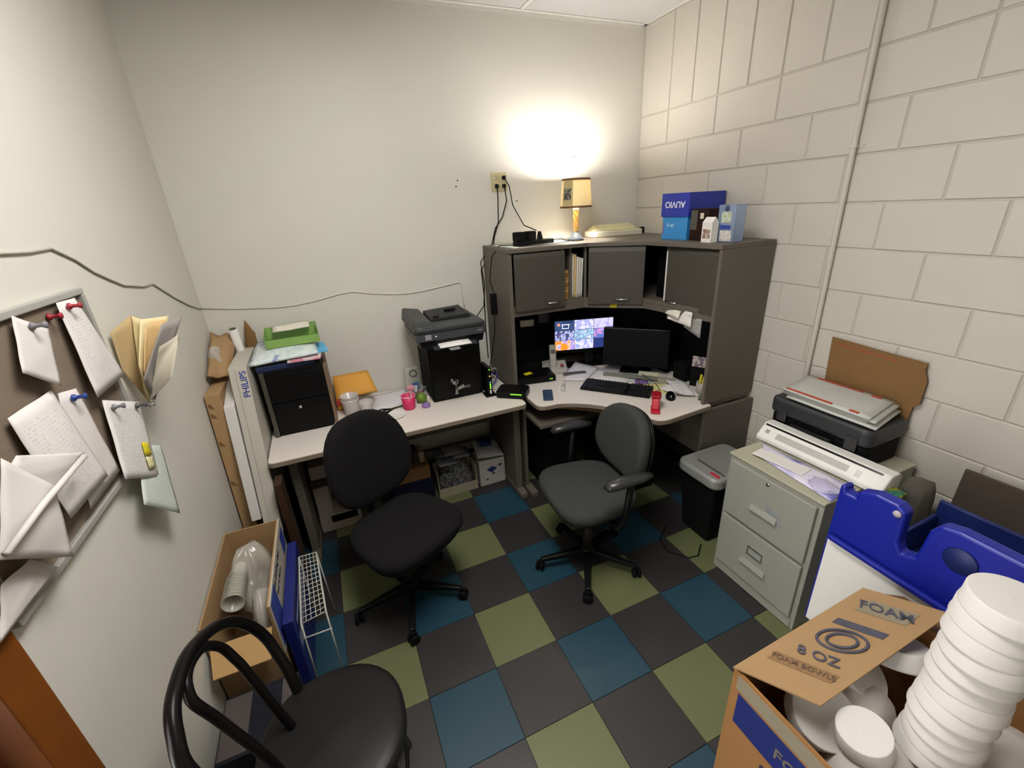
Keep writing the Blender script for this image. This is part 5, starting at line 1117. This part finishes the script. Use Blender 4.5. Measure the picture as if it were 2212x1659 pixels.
# ================================================================ FOREGROUND CARTON with foam bowls
fb = root('foam_cup_carton', (.74, -1.35, 0), 'large open cardboard carton of white foam bowls in the foreground', 'carton')
bx0, bx1, by0, by1, bz = .445, 1.03, -1.66, -1.06, .715
q = MB().box(bx0, bx1, by0, by1, .0, .01).box(bx0, bx0+.006, by0, by1, .01, bz).box(bx1-.006, bx1, by0, by1, .01, bz).box(bx0+.006, bx1-.006, by1-.006, by1, .01, bz).box(bx0+.006, bx1-.006, by0, by0+.006, .01, bz)
part('carton', q, mat('carton_kraft', '94693a', .8, var=.06, scale=20), fb)
flp = [Vector((.435, -1.062, .722)), Vector((.965, -1.066, .755)), Vector((1.06, -1.232, .775)), Vector((.53, -1.228, .742))]
fo = part('flap', MB().slab(flp, (0, 0, 1), .005), card, fb, label='open flap printed with worn dark blue lettering')
part('flap', MB().slab([(bx1, -1.08, bz), (bx1+.13, -1.1, bz-.06), (bx1+.13, -1.62, bz-.06), (bx1, -1.64, bz)], (0, 0, 1), .005), card_d, fb)
ink_b = mat('worn_blue_ink', '4a4a58', .8, var=.4, scale=60); ink_br = mat('worn_brown_ink', '6a5340', .8, var=.3, scale=60)
def onflap(u, v, up=.0062):
    return flp[0].lerp(flp[1], u).lerp(flp[3].lerp(flp[2], u), v)+Vector((0, 0, up))
def fl_patch(u0, u1, v0, v1, m, nm='print'):
    return part(nm, MB().slab([onflap(u0, v0), onflap(u1, v0), onflap(u1, v1), onflap(u0, v1)], (0, 0, 1), .0005), m, fo)
xd = tuple(flp[3]-flp[0]); yd = tuple(-(flp[1]-flp[0])*-1)
fu = flp[1]-flp[0]; fv = flp[3]-flp[0]
def ftext(s_, u, v, size, m): text(fo, s_, tuple(onflap(u, v, .0085)), tuple(fv), tuple(fu), size, m, 'lettering')
fl_patch(.77, .90, .22, .80, mat('worn_print_grey', '8a7f6a', .8, var=.3, scale=90))
fl_patch(.155, .225, .14, .86, mat('worn_print_brown', '8a6a48', .8, var=.3, scale=90))
ftext('FOAM', .835, .50, .045, ink_b); ftext('8 OZ', .30, .5, .042, ink_b); ftext('FOAM BOWLS', .19, .5, .022, ink_br)
fl_patch(.60, .655, .2, .78, ink_b)
q = MB(); c0 = onflap(.48, .5, .007); e1 = fv.normalized(); e2 = fu.normalized()
for r_ in (1.0,):
    q.tube([c0+e1*.05*cos(i*pi/14)+e2*.048*sin(i*pi/14) for i in range(28)], .004, 6, True)
    q.tube([c0+e1*.03*cos(i*pi/10)+e2*.032*sin(i*pi/10) for i in range(20)], .004, 6, True)
part('emblem', q, ink_b, fo)
part('blue_band', MB().box(bx0-.0012, bx0-.0002, -1.62, -1.085, .53, .645), mat('band_blue', '17246a', .5, var=.2), fb)
text(fb, 'FOAM BOWLS', (bx0-.0018, -1.36, .585), (0, -1, 0), (0, 0, 1), .05, mat('band_letters', '6a6258', .7))
text(fb, '24 OZ', (bx0-.0018, -1.30, .46), (0, -1, 0), (0, 0, 1), .09, ink_m)
text(fb, '500 CT', (bx0-.0018, -1.30, .34), (0, -1, 0), (0, 0, 1), .07, ink_m)
part('tape_strip', MB().box(bx0-.0014, bx0-.0002, -1.64, -1.075, .655, .705), mat('tape_clear', '8f8672', .3), fb)
def bowl(cx, cy, z, r, h, tilt=(0, 0), inv=True):
    q = MB(); q.M = Matrix.Translation((cx, cy, z)) @ Matrix.Rotation(tilt[0], 4, 'X') @ Matrix.Rotation(tilt[1], 4, 'Y')
    if inv: prof = [(r*.985, 0), (r, .003), (r, .007), (r*.975, .010), (r*.955, h*.95), (r*.93, h*.995), (r*.90, h), (.001, h)]
    else: prof = [(.001, 0), (r*.7, 0), (r*.74, .004), (r*.97, h-.006), (r, h-.003), (r, h), (r*.96, h), (r*.70, .008), (.001, .008)]
    return q.lathe(prof, n=40, cap=False)
ORD = ['lowest', 'second from the bottom', 'third from the bottom', 'fourth from the bottom', 'fifth from the bottom', 'sixth, just below the middle', 'sixth from the top', 'fifth from the top', 'fourth from the top', 'third from the top', 'second from the top', 'topmost']
for k in range(12):
    z = .655+.0405*k
    thing('foam_bowl', bowl(.736+.003*sin(k*1.3), -1.374+.003*cos(k*2), z, .071, .0435), foam, 'white foam bowl in the tall stack, ' + ORD[k], 'bowl', 'foam bowls in the tall stack')
for k, (x, y, z, r_, tx, ty) in enumerate(((.60, -1.20, .62, .080, .5, -.3), (.605, -1.30, .665, .058, -.1, -.25), (.90, -1.20, .66, .085, -.3, .3), (.76, -1.17, .64, .08, .5, .2))):
    thing('foam_bowl', bowl(x, y, z, r_, .05, (tx, ty)), foam, ['loose foam bowl under the nearer end of the flap', 'loose foam bowl left of the tall stack', 'loose foam bowl at the far right of the carton', 'loose foam bowl beneath the middle of the flap'][k], 'bowl')
thing('plastic_bag', blob(.575, -1.47, .50, .115, .15, .215, 0, .06, 30, 10, 41), mat('bag_pinkwhite', 'c9c2bc', .5, bump=.3, bscale=25), 'white plastic sleeve bulging at the near end of the carton', 'bag')
thing('plastic_bag', blob(.70, -1.22, .50, .15, .10, .18, 0, .06, 30, 10, 45), mat('bag_pinkwhite', 'c9c2bc', .5), 'pale plastic sleeve of bowls under the carton flap', 'bag')
thing('plastic_bag', blob(.62, -1.33, .44, .13, .12, .235, 0, .05, 30, 10, 47), mat('bag_pinkwhite', 'c9c2bc', .5), 'pale plastic sleeve filling the middle of the open carton', 'bag')
thing('plastic_bag', blob(.91, -1.45, .50, .095, .15, .19, 0, .10, 30, 10, 43), mat('bag_pinkwhite', 'cfc6be', .5), 'white plastic sleeve right of the tall bowl stack', 'bag')

# ================================================================ CORK BOARD with papers on the left wall
cbd = root('cork_board', (XL+.01, -.29, 1.21), 'cork board in an aluminium frame on the left wall', 'board')
cy0, cy1, cz0, cz1 = -.655, .095, 1.212, 1.745
part('cork', B(XL+.001, XL+.008, cy0+.01, cy1-.01, cz0+.01, cz1-.01), cork, cbd)
fm = mat('frame_grey', 'b0b0aa', .35, .3)
part('frame', MB().box(XL+.001, XL+.02, cy0, cy1, cz1-.018, cz1).box(XL+.001, XL+.02, cy0, cy1, cz0, cz0+.018).box(XL+.001, XL+.02, cy1-.018, cy1, cz0+.018, cz1-.018).box(XL+.001, XL+.02, cy0, cy0+.018, cz0+.018, cz1-.018), fm, cbd, .003)
def pinned(name, pts, m, label, cat='paper', bulge=.006, rip=.001, curl=0.0, seed=0, t=.0008, off=.0):
    c = [(XL+p[2], p[0], p[1]) for p in pts]
    return thing(name, MB().sheet(c, 10, 10, bulge, t, rip, (1, 0, 0), curl, seed), m, label, cat)
wp = mat('wall_paper_sheet', 'd5cfcb', .75, var=.02); wp2 = printed('wall_print', 'd8d3d0', '8a8a90', 30, .52, 40, .28)
pinned('paper_sheet', [(-.27, 1.733, .022), (-.158, 1.678, .022), (-.243, 1.552, .035), (-.35, 1.622, .035)], wp, 'small blank sheet pinned at upper left of the cork board')
pinned('paper_sheet', [(-.08, 1.728, .022), (.024, 1.725, .022), (.075, 1.475, .04), (-.125, 1.475, .04)], wp2, 'long printed sheet under the red pushpin on the cork board', bulge=.01)
pinned('paper_sheet', [(-.43, 1.552, .02), (-.254, 1.55, .02), (-.25, 1.297, .045), (-.45, 1.305, .045)], wp2, 'faintly printed sheet at left of the blue pushpin', bulge=.012)
pinned('paper_sheet', [(-.24, 1.535, .02), (-.155, 1.518, .02), (-.155, 1.262, .03), (-.345, 1.262, .03)], wp, 'tall sheet held by the blue pushpin', bulge=.008)
pinned('notice', [(-.07, 1.45, .022), (.135, 1.36, .028), (.02, 1.13, .04), (-.172, 1.24, .04)], printed('notice_print', 'dcd8d6', '66666c', 34, .45, 40, .3), 'printed notice with a yellow note at the cork board corner', bulge=.004)
nt_ = [o for o in bpy.data.objects if o.name.startswith('notice')][-1]
part('yellow_note', MB().sheet([(XL+.0415, .0, 1.272), (XL+.0415, .04, 1.25), (XL+.0435, .026, 1.21), (XL+.0435, -.016, 1.232)], 3, 3, 0, .0008, nrm=(1, 0, 0)), yellow, nt_)
part('pale_note', MB().sheet([(XL+.044, -.018, 1.228), (XL+.044, .022, 1.206), (XL+.046, .01, 1.17), (XL+.046, -.03, 1.19)], 3, 3, 0, .0008, nrm=(1, 0, 0)), mat('pale_yellow_note', 'd8cf9a', .7), nt_)
pinned('paper_sheet', [(.04, 1.25, .012), (.165, 1.18, .025), (.005, .985, .06), (-.16, 1.14, .05)], printed('green_print', 'c2cac2', '6a7a70', 30, .45, 40, .25), 'pale green form hanging below the notice', bulge=.004)
pinned('paper_sheet', [(-.669, 1.324, .034), (-.584, 1.31, .034), (-.534, 1.244, .034), (-.73, 1.25, .034)], wp, 'sheet hanging off the lower edge of the cork board', bulge=.004)
pinned('paper_sheet', [(-.571, 1.523, .064), (-.48, 1.405, .064), (-.534, 1.259, .064), (-.686, 1.384, .064)], wp, 'large plain sheet curling off the board near the doorway', bulge=.012, seed=5)
pinned('paper_sheet', [(-.522, 1.504, .056), (-.317, 1.401, .056), (-.471, 1.393, .056), (-.582, 1.483, .056)], wp, 'creased sheet folded over at the left of the cork board', bulge=.006, seed=6)
thing('paper_roll', MB().tube([(XL+.084, -.384, 1.419), (XL+.086, -.573, 1.414), (XL+.084, -.70, 1.40)], .006, 10), wp, 'rolled white paper edge crossing the curled sheets on the board', 'paper')
def pin(y, z, x, m, label):
    q = MB(); q.M = Matrix.Translation((XL+x, y, z)) @ Matrix.Rotation(pi/2, 4, 'Y'); q.lathe([(.009, 0), (.009, .004), (.005, .007), (.0045, .018), (.008, .024), (.008, .027), (.001, .028)], n=14)
    thing('pushpin', q, m, label, 'pushpin')
rp = mat('pin_red', '9c2433', .4)
pin(-.045, 1.712, .03, rp, 'red pushpin at the top of the long printed sheet')
pin(-.115, 1.70, .012, rp, 'red pushpin on bare cork left of the long printed sheet')
pin(-.205, 1.508, .028, mat('pin_blue', '1f3f8c', .4), 'blue pushpin holding the tall sheet')
pin(-.235, 1.70, .03, mat('pin_grey', '7c7a80', .4), 'grey pushpin on the small blank sheet')
pin(-.045, 1.415, .03, mat('pin_grey', '7c7a80', .4), 'grey pushpin at left corner of the printed notice')
pin(.085, 1.365, .034, mat('pin_dark', '4a4a4c', .4), 'dark pushpin at right corner of the printed notice')
# folder fan on the wall
ff = root('folder_holder', (XL+.02, .17, 1.34), 'fan of manila folders and papers hung on the left wall', 'folder holder')
fan = [([(-1.02, .166, 1.593), (-.98, .252, 1.628), (-1.0, .183, 1.34), (-1.02, .145, 1.472)], mat('tan_folder', 'b39b70', .8)),
       ([(-.98, .249, 1.625), (-.95, .227, 1.613), (-.99, .142, 1.354), (-.99, .174, 1.456)], mat('manila_lt', 'dccb9c', .8)),
       ([(-.95, .22, 1.614), (-.90, .327, 1.598), (-.98, .138, 1.353), (-.96, .103, 1.489)], mat('manila_lt', 'dccb9c', .8)),
       ([(-.945, .235, 1.60), (-.905, .30, 1.59), (-.975, .145, 1.353), (-.955, .11, 1.47)], mat('manila_mid', 'cfae78', .8)),
       ([(-.90, .23, 1.589), (-.86, .308, 1.591), (-.97, .148, 1.352), (-.95, .068, 1.452)], mat('grey_folder', '8f8984', .7)),
       ([(-.90, .135, 1.532), (-.86, .224, 1.548), (-.88, .081, 1.441), (-.98, .128, 1.357)], mat('pocket_grey', 'b5ad9c', .7))]
for k, (cs_, m) in enumerate(fan):
    part('folder', MB().sheet(cs_, 8, 8, .006, .0015, .0008, seed=k), m, ff)
part('hook', MB().at((-.985, .135, 1.345), 0, 0, pi/2).lathe([(.01, 0), (.006, .01), (.008, .014)], n=12), chrome, ff)
